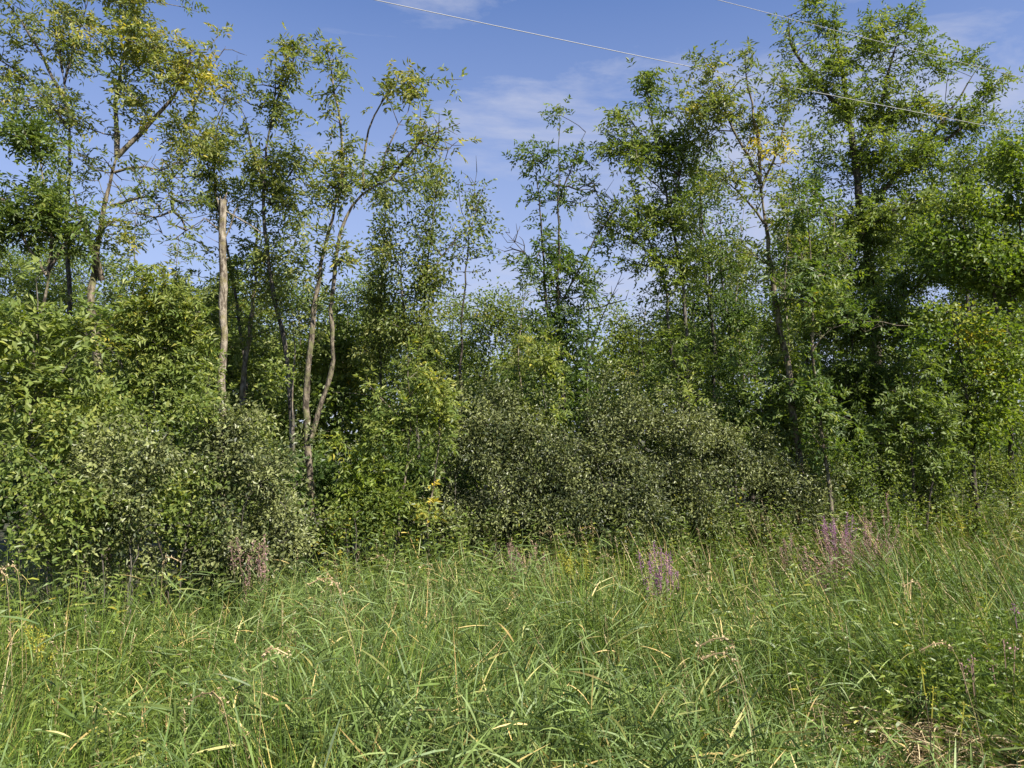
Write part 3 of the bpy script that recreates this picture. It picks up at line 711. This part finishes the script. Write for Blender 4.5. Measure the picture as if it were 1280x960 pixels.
# ------------------------------------------------------------------ shrubs of the thicket
SH = [  # px, distance, label, crowns, material, style, tint
    (75, 6.9, 'leafy bramble-edged shrub at the left edge above a dark hollow', [(45, 595, 60, 36), (95, 655, 55, 34), (90, 640, 50, 50), (85, 690, 40, 30, .8), (25, 565, 50, 30)], M_ASH, 'poplar', .42),
    (140, 7.2, 'lime-tipped shrub with one yellow-green spray low at left', [(120, 610, 50, 50), (170, 600, 45, 50), (140, 680, 60, 50), (75, 648, 24, 12, 1.4, .4), (180, 570, 40, 24)], M_DOG, 'dogwood', .5),
    (215, 7.6, 'fresh green shrub forming the bright hump below the forked trunk', [(180, 530, 50, 34, 1, .1), (230, 540, 50, 34, 1, .05), (210, 590, 55, 45), (220, 660, 60, 55)], M_ASH, 'poplar', .45),
    (290, 7.9, 'greyish shrub with small leaves below the snapped trunk', [(280, 570, 50, 45), (320, 600, 50, 50), (290, 650, 60, 55), (280, 700, 50, 30)], M_DOG, 'dogwood', .42),
    (350, 8.4, 'olive shrub whose right side hides the forked clump foot', [(330, 605, 34, 40), (344, 655, 34, 34), (345, 680, 50, 40)], M_DOG, 'dogwood', .45),
    (300, 9.2, 'bright green bush top just behind the greyish shrub', [(270, 510, 45, 30, 1, .08), (320, 520, 45, 30, 1), (318, 552, 28, 34), (240, 500, 40, 26)], M_ASH, 'poplar', .5),
    (110, 8.6, 'green bush behind the lime-tipped shrub', [(90, 530, 50, 40), (140, 530, 50, 36), (120, 580, 60, 40)], M_ASH, 'poplar', .45),
    (590, 10.6, 'dark olive shrub at the left end of the central thicket', [(590, 590, 40, 50), (575, 640, 45, 40), (620, 620, 45, 50), (600, 540, 36, 36)], M_DOG, 'dogwood', .35),
    (640, 11.2, 'brownish twiggy shrub rising highest in the central thicket', [(630, 520, 40, 36), (620, 560, 50, 40), (660, 555, 46, 40), (640, 490, 24, 20, .8)], M_DOG, 'dogwood', .38),
    (690, 10.7, 'dark small-leaved shrub directly below the spire tree', [(680, 590, 46, 46), (710, 630, 50, 40), (660, 640, 50, 35), (720, 570, 40, 36)], M_DOG, 'dogwood', .34),
    (775, 11.2, 'rounded olive shrub crest right of the spire tree foot', [(770, 530, 45, 36), (800, 560, 46, 40), (745, 560, 40, 40), (790, 505, 24, 18, .8)], M_DOG, 'dogwood', .42),
    (780, 10.9, 'dark shrub at the bottom of the central thicket behind purple flowers', [(760, 610, 46, 46), (800, 620, 50, 44), (780, 650, 60, 24)], M_DOG, 'dogwood', .34),
    (850, 11.4, 'olive shrub with sunlit top below the first large crown', [(850, 545, 46, 36), (870, 580, 46, 40), (830, 590, 40, 40), (860, 630, 50, 36)], M_DOG, 'dogwood', .42),
    (925, 11.8, 'grey-green shrub below the dark leafy young tree', [(910, 580, 46, 40), (940, 600, 46, 40), (920, 640, 50, 30), (895, 560, 26, 20, .8)], M_DOG, 'dogwood', .4),
    (985, 12.0, 'shrub at the right end of the olive thicket beside the slim pole', [(975, 590, 44, 38), (1010, 605, 40, 36), (990, 640, 50, 28)], M_DOG, 'dogwood', .38),
    (1080, 12.6, 'green shrub at the meadow edge behind the tall faded flowers', [(1060, 590, 36, 30), (1095, 600, 40, 32), (1075, 635, 50, 26)], M_ASH, 'poplar', .4),
    (1160, 13.1, 'green shrub with pale sprays below the round-topped young tree', [(1150, 600, 40, 30), (1185, 590, 40, 34), (1165, 630, 50, 24)], M_ASH, 'poplar', .45),
    (1245, 13.6, 'yellowish shrub at the right edge of the thicket', [(1225, 580, 36, 34), (1262, 560, 36, 40), (1245, 615, 50, 30), (1265, 545, 22, 12, 1, .3)], M_ASH, 'poplar', .5),
    (1195, 13.3, 'brown half-bare shrub in the shade at right', [(1200, 510, 36, 30, -1.4), (1195, 530, 40, 34, .5)], M_DOG, 'dogwood', .3),
    (430, 9.6, 'low shrub with orange-tinged leaves beside the meadow left of centre', [(425, 668, 30, 18, 1, .2), (418, 655, 22, 20), (470, 668, 30, 16)], M_ASH, 'poplar', .45),
]
for px, Yb, lab, cr_, mt, st, ti in SH:
    cr_ = list(cr_) + [(px - 25, 690 if Yb < 9 else 650, 45, 30), (px + 25, 690 if Yb < 9 else 650, 45, 30)]
    tp_ = min(c[1] - c[3] for c in cr_)
    cr_ += [(px + R.uniform(-50, 50), tp_ + R.uniform(-14, 26), 5, R.uniform(14, 26), 1.6, .04) for k in range(7)]
    tr = []
    for k in range(6):
        q = px + R.uniform(-34, 34); q2 = q + R.uniform(-25, 25)
        top = cr_[k % len(cr_)]
        tr.append((2.6, 1.2, [(q, 700 if Yb < 9 else 640, R.uniform(-.3, .3)), (q2, (top[1] + 660) / 2, R.uniform(-.3, .3)), (top[0] + R.uniform(-20, 20), top[1], R.uniform(-.4, .4))]))
    grow('dogwood_shrub' if mt is M_DOG else 'leafy_shrub', lab, 'shrub', Yb, tr, cr_, B_GREY if mt is M_DOG else B_DARK, mt, st,
         dens=34 if st == 'dogwood' else 24, tint=ti + (.05 if px < 500 else .03), var=.32 if st == 'dogwood' else .2, size=1 if st == 'dogwood' else .85, depth=1.0, sides=5, twig=.0022, up=.6)

LB = ['at the extreme left edge', 'behind the leaning trunk at left', 'behind the forked trunk foot', 'behind the snapped trunk foot', 'left of the forked clump', 'right of the forked clump',
      'behind the young ash with yellow low leaves', 'behind the straight dark pole', 'behind the spire tree foot', 'behind the crooked bare limbs', 'below the first large crown', 'behind the thin grey poles',
      'behind the slanting brown trunk', 'left of the largest trunk', 'right of the largest trunk', 'below the lime-green maple', 'at the extreme right edge']
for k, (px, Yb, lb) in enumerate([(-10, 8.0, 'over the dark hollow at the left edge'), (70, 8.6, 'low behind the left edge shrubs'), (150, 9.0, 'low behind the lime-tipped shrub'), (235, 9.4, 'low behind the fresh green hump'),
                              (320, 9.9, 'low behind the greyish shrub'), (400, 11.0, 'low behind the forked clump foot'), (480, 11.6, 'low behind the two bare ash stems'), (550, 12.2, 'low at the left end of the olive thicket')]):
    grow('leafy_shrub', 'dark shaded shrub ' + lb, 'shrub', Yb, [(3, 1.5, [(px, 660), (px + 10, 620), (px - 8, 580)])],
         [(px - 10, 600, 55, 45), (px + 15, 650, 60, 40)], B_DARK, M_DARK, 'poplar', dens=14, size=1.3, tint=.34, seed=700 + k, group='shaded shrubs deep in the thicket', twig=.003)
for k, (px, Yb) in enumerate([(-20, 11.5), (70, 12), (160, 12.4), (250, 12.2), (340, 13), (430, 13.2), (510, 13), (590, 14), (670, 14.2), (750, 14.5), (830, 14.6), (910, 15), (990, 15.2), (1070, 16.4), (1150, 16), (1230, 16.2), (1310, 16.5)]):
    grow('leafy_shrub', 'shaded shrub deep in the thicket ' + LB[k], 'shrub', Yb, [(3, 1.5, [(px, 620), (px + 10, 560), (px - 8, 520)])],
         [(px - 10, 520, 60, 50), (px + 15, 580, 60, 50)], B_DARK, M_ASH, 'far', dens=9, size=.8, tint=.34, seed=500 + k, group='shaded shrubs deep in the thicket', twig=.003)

# far-off wood closing the view below the crowns: reads as one mass
rs = np.random.RandomState(3)
C = []
for k in range(1500):
    x = rs.uniform(-44, 46); y = rs.uniform(28, 36)
    h = 4.6 + 1.6 * math.sin(x * .35) + 1.0 * math.sin(x * .83 + 1) + (0.5 if x < -8 else 0) + (2.0 if x > 12 else 0)
    C.append([x, y, gz(x, y) + rs.uniform(0, 1) ** .7 * h])
C = np.array(C)
s_ = dict(LEAF['far']); LEAF['mass'] = dict(L=.30, W=.19, n=46, r=.9, mode='simple')
B, D, U, L, W, tt = cluster_leaves(C, np.tile([0, 0, 1.0], (len(C), 1)), 'mass', rs)
V, T = leaves_geo(B, D, U, L, W, lite=True)
o = mesh_np('distant_woods', V, T, M_ASH, np.repeat(np.clip(tt, 0, .8), 4)); NTRI += len(T)
tag(o, 'low far-off wood closing the gaps under the crowns', 'woods', kind='stuff')

# ------------------------------------------------------------------ meadow
def blades(p0, d0, L, W, bend, segs, rs, tint, rollup=None):
    n = len(p0)
    d0 = norm(d0)
    side = norm(np.cross(d0, rs.normal(0, 1, (n, 3)) * [1, 1, .3] + ([0, 0, 1e-3])))
    if rollup is not None: side = rollup
    t = np.linspace(0, 1, segs + 1)
    out = []
    wp = {1: [1, 0], 2: [.8, 1, 0], 3: [.7, 1, .75, 0], 4: [.6, 1, .95, .6, 0], 5: [.6, .95, 1, .85, .5, 0]}[segs]
    hb = norm(d0 * [1, 1, 0] + rs.normal(0, .15, (n, 3)) * [1, 1, 0])
    for k in range(segs + 1):
        c = p0 + d0 * (L * t[k])[:, None] + (np.array([0, 0, -1.0]) + hb * .35) * (bend * L * t[k] ** 2.2)[:, None]
        if k < segs:
            out.append(c - side * (W * .5 * wp[k])[:, None]); out.append(c + side * (W * .5 * wp[k])[:, None])
        else: out.append(c)
    V = np.stack(out, 1); m = V.shape[1]
    tri = []
    for k in range(segs - 1):
        a = 2 * k; tri += [[a, a + 1, a + 3], [a, a + 3, a + 2]]
    tri.append([2 * segs - 2, 2 * segs - 1, 2 * segs])
    T = (np.arange(n)[:, None, None] * m + np.array(tri)[None]).reshape(-1, 3)
    return V.reshape(-1, 3), T, np.repeat(tint, m)

def vnoise(x, y, s, seed):
    """cheap smooth patch noise in 0..1"""
    r = np.random.RandomState(seed); v = 0
    for k in range(6):
        a = r.uniform(0, 6.28); f = s * r.uniform(.6, 1.7)
        v = v + np.sin((x * math.cos(a) + y * math.sin(a)) * f + r.uniform(0, 6.28))
    return np.clip(.5 + v / 6.0, 0, 1)

def field(n, y0, y1, rs, margin=.78):
    y = np.sqrt(rs.uniform(y0 * y0, y1 * y1, n)); x = rs.uniform(-1, 1, n) * (y * margin + .6)
    yf = ridge(640 + x / y * F) + .5
    k = y < yf + 1.6
    return x[k], y[k]

def bare_patch(x, y):
    """where the grass is trampled short over old thatch"""
    return 1 - .62 * np.exp(-((x - 2.45) / .95) ** 2 - ((y - 4.2) / .95) ** 4) - .25 * np.exp(-((x - .55) / .5) ** 2 - ((y - 3.5) / .5) ** 2)

def tufted(x, y, rs, per, rad, share=.75):
    """gather blades into tufts that share a lean"""
    n = len(x); o = np.argsort(rs.uniform(0, 1, n)); x = x[o]; y = y[o]
    g = np.arange(n) // per * per; m = rs.uniform(0, 1, n) < share
    r = rad * rs.uniform(.4, 1.3, n)
    tx = rs.normal(0, .34, n)[g]; ty = rs.normal(0, .30, n)[g]
    ox = rs.normal(0, 1, n) * r; oy = rs.normal(0, 1, n) * r
    x2 = np.where(m, x[g] + ox, x); y2 = np.where(m, y[g] + oy, y)
    sh = rs.normal(0, .17, n)[g]; hs = rs.uniform(.8, 1.25, n)[g]
    fl = np.stack([tx + ox / max(rad, .01) * .14, ty + oy / max(rad, .01) * .14, np.zeros(n)], 1) * m[:, None]
    return x2, y2, fl, sh * m, np.where(m, hs, 1.0)

def lean(x, y, rs, n, amt):
    """blades lean toward the left on the right-hand side, mixed elsewhere"""
    b = -np.clip(.10 + x * .07, -.05, .5)
    d = rs.normal(0, amt, (n, 3)); d[:, 0] += b; d[:, 1] -= .06; d[:, 2] = 1
    return norm(d)

rs = np.random.RandomState(11)
G = Geo()
for (n, y0, y1, wd, sg) in [(38000, 1.3, 4.4, .0062, 4), (58000, 4.2, 7.2, .0064, 3), (64000, 7.2, 15.5, .0085, 2)]:
    x, y = field(n, y0, y1, rs); n = len(x)
    pk = vnoise(x, y, 7.5, 61) + .5 * vnoise(x, y, 3.1, 62); k = rs.uniform(0, 1, n) < np.clip((pk - .52) * 5, .12, 1); x = x[k]; y = y[k]
    x, y, fl, shf, hsc = tufted(x, y, rs, 14, .05); n = len(x)
    pt = vnoise(x, y, 1.6, 5); hgt = hsc * bare_patch(x, y) * np.interp(y, [1.2, 2.5, 4, 20], [.22, .42, .74, .84]) * (.45 + .5 * vnoise(x, y, 2.6, 9) + .45 * vnoise(x, y, 6.0, 19)) * rs.uniform(.55, 1.15, n)
    p0 = np.stack([x, y, gz(x, y)], 1)
    tn = np.clip(.36 + shf + .26 * (pt - .5) + rs.normal(0, .16, n) + .45 * (rs.uniform(0, 1, n) < .045) + .12 * (vnoise(x, y, 3.5, 21) - .5), 0, 1)
    G.add(*blades(p0, lean(x, y, rs, n, .26) + fl, hgt * 1.12, wd * rs.uniform(.6, 1.3, n), rs.uniform(.0, .45, n) ** 1.5, sg, rs, tn))
NTRI += sum(len(t) for t in G.T)
o = G.build('meadow_grass', M_GRASS); tag(o, 'tall tangled green grass covering the whole foreground', 'grass', kind='stuff')

# reeds: culms with broad leaves leaving the stem
G = Geo()
for (n, y0, y1, ws) in [(5600, 1.8, 4.6, 1.1), (3000, 4.6, 8.5, .85), (1000, 8.5, 15, .7)]:
    x, y = field(n, y0, y1, rs)
    pr = vnoise(x, y, 1.1, 31) + .35 * np.exp(-((x + .2) / 1.6) ** 2) - .22 * np.clip((x - 1.2) / 2, 0, 1) - .12 * np.clip((y - 6) / 4, 0, 1)
    k = rs.uniform(0, 1, len(x)) < np.clip((pr - .30) * 2.4, .10, 1); x = x[k]; y = y[k]; n = len(x)
    H = np.interp(y, [1.8, 3.2, 4.2, 20], [.45, .70, .95, 1.0]) * rs.uniform(.75, 1.18, n) * bare_patch(x, y)
    d = lean(x, y, rs, n, .16); p0 = np.stack([x, y, gz(x, y)], 1)
    bd = rs.uniform(0, .10, n)
    G.add(*blades(p0, d, H, np.full(n, .0045 * ws), bd, 4, rs, np.clip(rs.normal(.5, .15, n), 0, 1)))
    for q in range(7):
        t = rs.uniform(.35, .97, n)
        b = p0 + d * (H * t)[:, None] + np.array([0, 0, -1.0]) * (bd * H * t ** 2.2)[:, None]
        az = rs.uniform(0, 6.28, n); el = rs.uniform(.15, 1.3, n)
        dd = np.stack([np.cos(az) * np.cos(el), np.sin(az) * np.cos(el), np.sin(el)], 1)
        G.add(*blades(b, dd, rs.uniform(.14, .32, n), rs.uniform(.005, .011, n) * ws, rs.uniform(.02, .38, n), 4, rs, np.clip(rs.normal(.45, .17, n) + .5 * (rs.uniform(0, 1, n) < .03), 0, 1)))
NTRI += sum(len(t) for t in G.T)
o = G.build('reed_grass', M_REED); tag(o, 'coarse pale reed grass with broad crossing leaves across the foreground', 'grass', kind='stuff')

# dry straw and old stalks
G = Geo()
x, y = field(5200, 1.6, 15, rs)
pr = vnoise(x, y, 1.4, 77) + .55 * np.exp(-((x - 2.4) / 1.1) ** 2 - ((y - 4.8) / .9) ** 2)
k = rs.uniform(0, 1, len(x)) < np.clip((pr - .42) * 1.8, .10, 1); x = x[k]; y = y[k]; n = len(x)
H = np.interp(y, [1.6, 3, 4.2, 20], [.35, .6, .98, 1.12]) * rs.uniform(.5, 1.12, n)
G.add(*blades(np.stack([x, y, gz(x, y)], 1), lean(x, y, rs, n, .2), H, np.interp(y, [2, 12], [.0035, .008]) * rs.uniform(.7, 1.5, n), rs.uniform(0, .3, n), 4, rs, rs.uniform(.15, 1, n)))
x = rs.normal(2.45, .95, 5500); y = rs.normal(4.7, .7, 5500); k = y > 2.2; x = x[k]; y = y[k]; n = len(x)
el = rs.uniform(-.05, .7, n); az = rs.uniform(0, 6.28, n)
G.add(*blades(np.stack([x, y, gz(x, y) + rs.uniform(.03, .32, n)], 1), np.stack([np.cos(az) * np.cos(el), np.sin(az) * np.cos(el), np.sin(el)], 1), rs.uniform(.12, .4, n), rs.uniform(.003, .008, n), rs.uniform(.1, .8, n), 3, rs, rs.uniform(.1, 1, n)))
x, y = field(1500, 3.2, 14.5, rs); n = len(x)
k = rs.uniform(0, 1, n) < np.clip((vnoise(x, y, 1.7, 91) - .3) * 2.5, .1, 1); x = x[k]; y = y[k]; n = len(x)
H = np.interp(y, [3, 4.2, 20], [.7, 1.02, 1.18]) * rs.uniform(.75, 1.12, n) * bare_patch(x, y); d = lean(x, y, rs, n, .12); p0 = np.stack([x, y, gz(x, y)], 1)
tn = rs.uniform(.1, .75, n)
G.add(*blades(p0, d, H, np.interp(y, [3, 12], [.003, .006]), np.full(n, .04), 3, rs, tn))
for q in range(9):
    t = 1 - q * .02
    b = p0 + d * (H * t)[:, None] - np.array([0, 0, 1.0]) * (.04 * H * t ** 2.2)[:, None]
    dd = norm(d * .9 + rs.normal(0, .35, (n, 3)) + [-.1, 0, 0])
    G.add(*blades(b, dd, rs.uniform(.02, .055, n), np.interp(y, [3, 12], [.004, .008]), np.full(n, .3), 1, rs, np.clip(tn + rs.normal(0, .15, n), 0, 1)))
NTRI += sum(len(t) for t in G.T)
o = G.build('dry_straw', M_STRAW); tag(o, 'tan dry straw matted among the grass, thickest at bottom right', 'straw', kind='stuff')

# leafy weeds among the grass
G = Geo()
def weed(x, y, H, lsz, nl, tn, rs, G, leanx=0.0):
    n = len(x); p0 = np.stack([x, y, gz(x, y)], 1)
    d = norm(np.stack([rs.normal(leanx, .12, n), rs.normal(-.03, .12, n), np.ones(n)], 1))
    G.add(*blades(p0, d, H, np.full(n, .006), np.zeros(n), 2, rs, np.full(n, .5)))
    for q in range(nl):
        t = .25 + .75 * (q + rs.uniform(0, 1, n)) / nl
        b = p0 + d * (H * t)[:, None]
        az = q * 2.4 + rs.uniform(-.5, .5, n); el = rs.uniform(.0, .8, n)
        dd = np.stack([np.cos(az) * np.cos(el), np.sin(az) * np.cos(el), np.sin(el)], 1)
        L = lsz * (1.25 - .6 * t) * rs.uniform(.7, 1.25, n)
        G.add(*blades(b, dd, L, L * rs.uniform(.15, .26), rs.uniform(.1, .5, n), 2, rs, np.clip(tn + rs.normal(0, .13, n) + .12 * t, 0, 1)))
for cx, cy, sx_, sy_, m in [(-1.6, 3.5, .8, .5, 190), (1.0, 3.0, .35, .3, 110), (3.3, 5.6, .5, .5, 200), (-3.2, 5.2, 1.3, .8, 220), (3.9, 5.0, .8, .7, 180), (1.0, 6.6, 2.5, 1, 200), (5, 8.5, 3, 2, 260), (-1, 8, 2.5, 1, 200), (0, 3.9, 2.2, .8, 150)]:
    x = rs.normal(cx, sx_, m); y = rs.normal(cy, sy_, m); k = (y > 1.9) & (y < ridge(640 + x / np.maximum(y, .5) * F) + .3); x = x[k]; y = y[k]; n = len(x)
    H = np.interp(y, [1.9, 3, 4.2, 20], [.4, .62, .85, .95]) * rs.uniform(.6, 1.08, n)
    weed(x, y, H, .085 if cy > 4.5 else .07, 24, rs.normal(.30, .1, n), rs, G, -.12 if cx > 1.5 else 0)
x = rs.uniform(-7.5, 12.5, 1500); y = np.zeros(1500)
for it in range(30):
    y = ridge(640 + x / np.maximum(y, 5) * F) * .5 + y * .5
y = y + rs.normal(-.45, .45, len(x)); n = len(x)
weed(x, y, rs.uniform(.65, 1.35, n) * (.7 + .5 * vnoise(x, y, 1.9, 50)), .10, 20, rs.normal(.36, .12, n), rs, G, -.05)
NTRI += sum(len(t) for t in G.T)
o = G.build('leafy_weeds', M_WEED); tag(o, 'small-leaved dark green weeds growing up through the grass', 'weeds', kind='stuff')

# ------------------------------------------------------------------ flowers and seed stalks that can be told apart
def petals(c, r, n, rs, size):
    B = c + rs.normal(0, 1, (n, 3)) * r
    D = rs.normal(0, 1, (n, 3)) + [0, 0, .3]; U = rs.normal(0, 1, (n, 3)) + [0, 0, .3]
    return leaves_geo(B, D, U, rs.uniform(.6, 1.2, n) * size, rs.uniform(.5, 1, n) * size * .7)

def loosestrife(px, py, Yd, label, ns, H, spread, mat, spike, seed, leanx=-.05, group=None):
    rs = np.random.RandomState(seed)
    b = P(px, py, Yd); bx = b[0]; z0 = float(gz(bx, Yd)); topz = b[2]
    H = topz - z0 if H is None else H
    root = empty('flowering_plant', (bx, Yd, z0)); tag(root, label, 'wildflower', group)
    base = np.array([bx, Yd, z0])
    lf = Geo()
    for k in range(ns):
        fx = rs.normal(0, spread * 1.25); fy = rs.normal(0, spread * .7)
        h = H * rs.uniform(.70, 1.03)
        lz = rs.normal(0, .09)
        top = base + [fx + (leanx + lz) * h, fy, h]
        st = base + [fx * .35, fy * .35, -.02]
        pts, s = resample([st, (st + top) / 2 + [fx * .12, 0, .02], top], .15)
        V, T = tube(pts, np.linspace(.0045, .002, len(pts)), 4)
        mesh_np('stem', V, T, M_STEM, None, True, root, base)
        sp = Geo(); m = int(spike / .02)
        for q in range(m):
            t = 1 - q / m * (spike / h)
            i = min(len(pts) - 1, int(t * (len(pts) - 1)))
            f = t * (len(pts) - 1) - i
            c = pts[i] * (1 - f) + pts[min(i + 1, len(pts) - 1)] * f
            V, T = petals(c + rs.normal(0, .006, 3), .010 + .016 * (q / m), 7, rs, .018)
            sp.add(V, T, np.repeat(np.clip(rs.normal(.5, .25, 7), 0, 1), 5))
        a_ = int((1 - spike / h) * (len(pts) - 1)); V, T = tube(pts[a_:], np.full(len(pts) - a_, .0035), 3); sp.add(V, T, .3)
        o = sp.build('flower_spike', mat, root, False, base)
        for q in range(10):
            t = rs.uniform(.2, 1 - spike / h); c = pts[int(t * (len(pts) - 1))]
            az = rs.uniform(0, 6.28)
            lf.add(*[v for v in leaves_geo(c[None], np.array([[math.cos(az), math.sin(az), .5]]), np.array([[0, 0, 1.0]]), np.array([.07]), np.array([.016]))], tint=np.full(5, rs.uniform(.2, .6)))
    o = lf.build('leaves', M_WEED, root, False, base); o['kind'] = 'stuff'

M_STEM = bark_mat('green_stem', (0.06, 0.07, 0.03), (0.14, 0.13, 0.06), (0.16, 0.09, 0.06), 20)
M_VIV = leaf_mat('vivid_petal', [(0.0, (0.16, 0.07, 0.12)), (0.5, (0.34, 0.16, 0.27)), (1.0, (0.50, 0.31, 0.40))], rough=0.6, trans=0.3, tcol=(1, 0.8, 1), warm=False)
loosestrife(822, 684, 7.6, 'small vivid purple flower cluster in the grass right of centre', 14, None, .085, M_VIV, .20, 1)
loosestrife(846, 706, 7.7, 'single short purple spike just right of the vivid purple cluster', 5, None, .04, M_VIV, .10, 2)
loosestrife(1045, 640, 10.2, 'tallest purple-tipped flower spikes against the dark thicket at right', 12, None, .11, M_VIV, .36, 3)
loosestrife(1072, 655, 10.0, 'broad faded pink-brown flower clump right of the tallest purple spikes', 34, None, .20, M_FADED, .42, 4, .05)
loosestrife(1032, 680, 9.4, 'faded brown seed clump just in front of the tallest purple spikes', 12, None, .13, M_FADED, .40, 5)
loosestrife(325, 676, 7.4, 'faded mauve seed clump in front of the olive shrub at left', 10, None, .12, M_FADED, .26, 6)
loosestrife(1102, 620, 11.6, 'thin brown plume leaning left in front of the shaded shrub at right', 8, None, .12, M_FADED, .45, 7, -.18)
loosestrife(658, 676, 9.6, 'faded brown-purple seed clump in the grass at centre', 12, None, .14, M_FADED, .38, 8)
loosestrife(985, 668, 10.4, 'thin brownish seed clump left of the tall purple spikes', 7, None, .14, M_FADED, .30, 9)
loosestrife(1277, 733, 5.6, 'pink flower head cut by the right edge of the picture', 3, None, .03, M_PURP, .07, 10)
loosestrife(1250, 770, 4.9, 'dusty pink flower head second from the right edge', 3, None, .035, M_FADED, .05, 11)
loosestrife(1220, 778, 4.8, 'dull mauve flower head left of the dusty pink one', 3, None, .03, M_FADED, .05, 12)
for px, py, Yd, lab, sd_, n_ in [(718, 690, 8.2, 'yellow-green goldenrod patch in the grass right of centre', 21, 9), (432, 690, 8.8, 'small orange-yellow goldenrod by the shrub edge left of centre', 22, 5),
                             (1160, 822, 4.3, 'yellow goldenrod tuft in the dark weeds at lower right', 23, 3), (1205, 640, 12.2, 'goldenrod against the dark thicket foot at right', 24, 6), (1265, 645, 12.6, 'goldenrod at the right edge of the meadow top', 25, 6),
                             (60, 770, 5.4, 'faint yellow goldenrod low in the grass at far left', 26, 4)]:
    loosestrife(px, py, Yd, lab, n_, None, .10, M_GOLD, .16 if Yd > 5 else .07, sd_)

def seed_stalk(px, py, Yd, label, seed, lx, droop=.12, w=.0028):
    rs = np.random.RandomState(seed)
    tp = P(px, py, Yd); bx = tp[0] - lx; z0 = float(gz(bx, Yd)); base = np.array([bx, Yd, z0]); h = tp[2] - z0
    root = empty('seed_stalk', tuple(base)); tag(root, label, 'dry stalk', 'dry seed stalks standing above the grass')
    pts, s = resample([base, base + [lx * .35, 0, h * .6], base + [lx * .8, 0, h * .96], base + [lx, 0, h], base + [lx * 1.0 + np.sign(lx) * droop, 0, h - droop * .6]], .07)
    V, T = tube(pts, np.interp(s, [0, 1], [w, w * .5]), 4); mesh_np('stem', V, T, M_STRAWP, None, True, root, base)
    sp = Geo()
    for c in pts[int(len(pts) * .82):]:
        V, T = petals(c, .009, 8, rs, .02); sp.add(V, T, np.repeat(rs.uniform(.3, .9, 8), 5))
    q_ = pts[int(len(pts) * .82):]; V, T = tube(q_, np.full(len(q_), .004), 3); sp.add(V, T, .5)
    sp.build('seed_head', M_STRAW, root, False, base)
M_STRAWP = bark_mat('straw_stem', (0.30, 0.22, 0.10), (0.50, 0.40, 0.22), (0.36, 0.33, 0.13), 20)
for k, (px, py, Yd, lx, lab) in enumerate([
    (412, 715, 4.4, -.28, 'long pale straw stalk arching up left of centre'),
    (906, 788, 3.9, -.22, 'tan arched seed stalk in front of the grass at centre right'),
    (908, 806, 3.8, -.2, 'shorter tan seed stalk just under the arched one'),
    (738, 655, 9.4, -.3, 'reddish seed head tipped over against the dark shrub, right of centre'),
    (712, 662, 9.6, -.25, 'second reddish seed head left of the tipped one'),
    (690, 660, 9.8, -.1, 'upright brown seed head below the spire tree'),
    (205, 690, 6.4, .03, 'upright straw stalk against the dark thicket foot at left'),
    (4, 705, 5.2, -.12, 'pale curved straw at the left edge by the dark hollow'),
    (20, 700, 5.3, -.1, 'second pale straw beside the curved one at left edge'),
    (1150, 720, 5.6, -.02, 'straight tan stalk in the grass at right'),
    (1180, 795, 4.0, -.25, 'slanting tan stalk at lower right'),
    (270, 855, 3.6, -.16, 'bent pale stalk at lower left with a broad leaf'),
    (330, 800, 3.9, .02, 'dry tan stalk tangle at lower left'),
    (760, 690, 8.0, -.2, 'thin tan stalk left of the vivid purple cluster'),
    (930, 690, 8.6, -.22, 'thin tan stalk between the two purple clusters'),
    (540, 700, 7.6, -.1, 'thin tan stalk below the yellow-leaved ash'),
    (480, 690, 8.0, -.12, 'thin bent stalk left of the yellow-leaved ash')]):
    seed_stalk(px, py, Yd, lab, 40 + k, lx)

# ------------------------------------------------------------------ overhead wires
def wire(a, b, label, r):
    m = bpy.data.materials.get('wire_metal')
    if not m:
        m = bpy.data.materials.new('wire_metal'); m.use_nodes = True; p = m.node_tree.nodes['Principled BSDF']
        p.inputs['Base Color'].default_value = (.55, .53, .48, 1); p.inputs['Roughness'].default_value = .5
        n = m.node_tree.nodes.new('ShaderNodeTexNoise'); n.inputs['Scale'].default_value = 3
        rr = m.node_tree.nodes.new('ShaderNodeValToRGB'); rr.color_ramp.elements[0].color = (.26, .25, .23, 1); rr.color_ramp.elements[1].color = (.42, .41, .38, 1)
        m.node_tree.links.new(n.outputs[0], rr.inputs[0]); m.node_tree.links.new(rr.outputs[0], p.inputs['Base Color'])
    a = np.array(a); b = np.array(b); d = b - a; d /= np.linalg.norm(d)
    s = np.linspace(-34, 34, 69); c = (a + b) / 2
    pts = c + d * s[:, None]; pts[:, 2] += .0009 * (s ** 2) - .0009 * (np.linalg.norm(b - a) / 2) ** 2
    V, T = tube(pts, np.full(len(pts), r), 5)
    ax = c
    o = mesh_np('overhead_wire', V, T, m, None, True, None, ax); o.location = ax
    tag(o, label, 'power line', 'overhead wires')
wire(P(460, -2, 10.4), P(1150, 141, 13.9), 'pale overhead wire crossing the whole sky, lower of the two', .0058)
wire(P(890, -2, 10.3), P(1270, 95, 12.5), 'upper overhead wire cutting across the top right corner', .0042)
print('TRIS', NTRI)
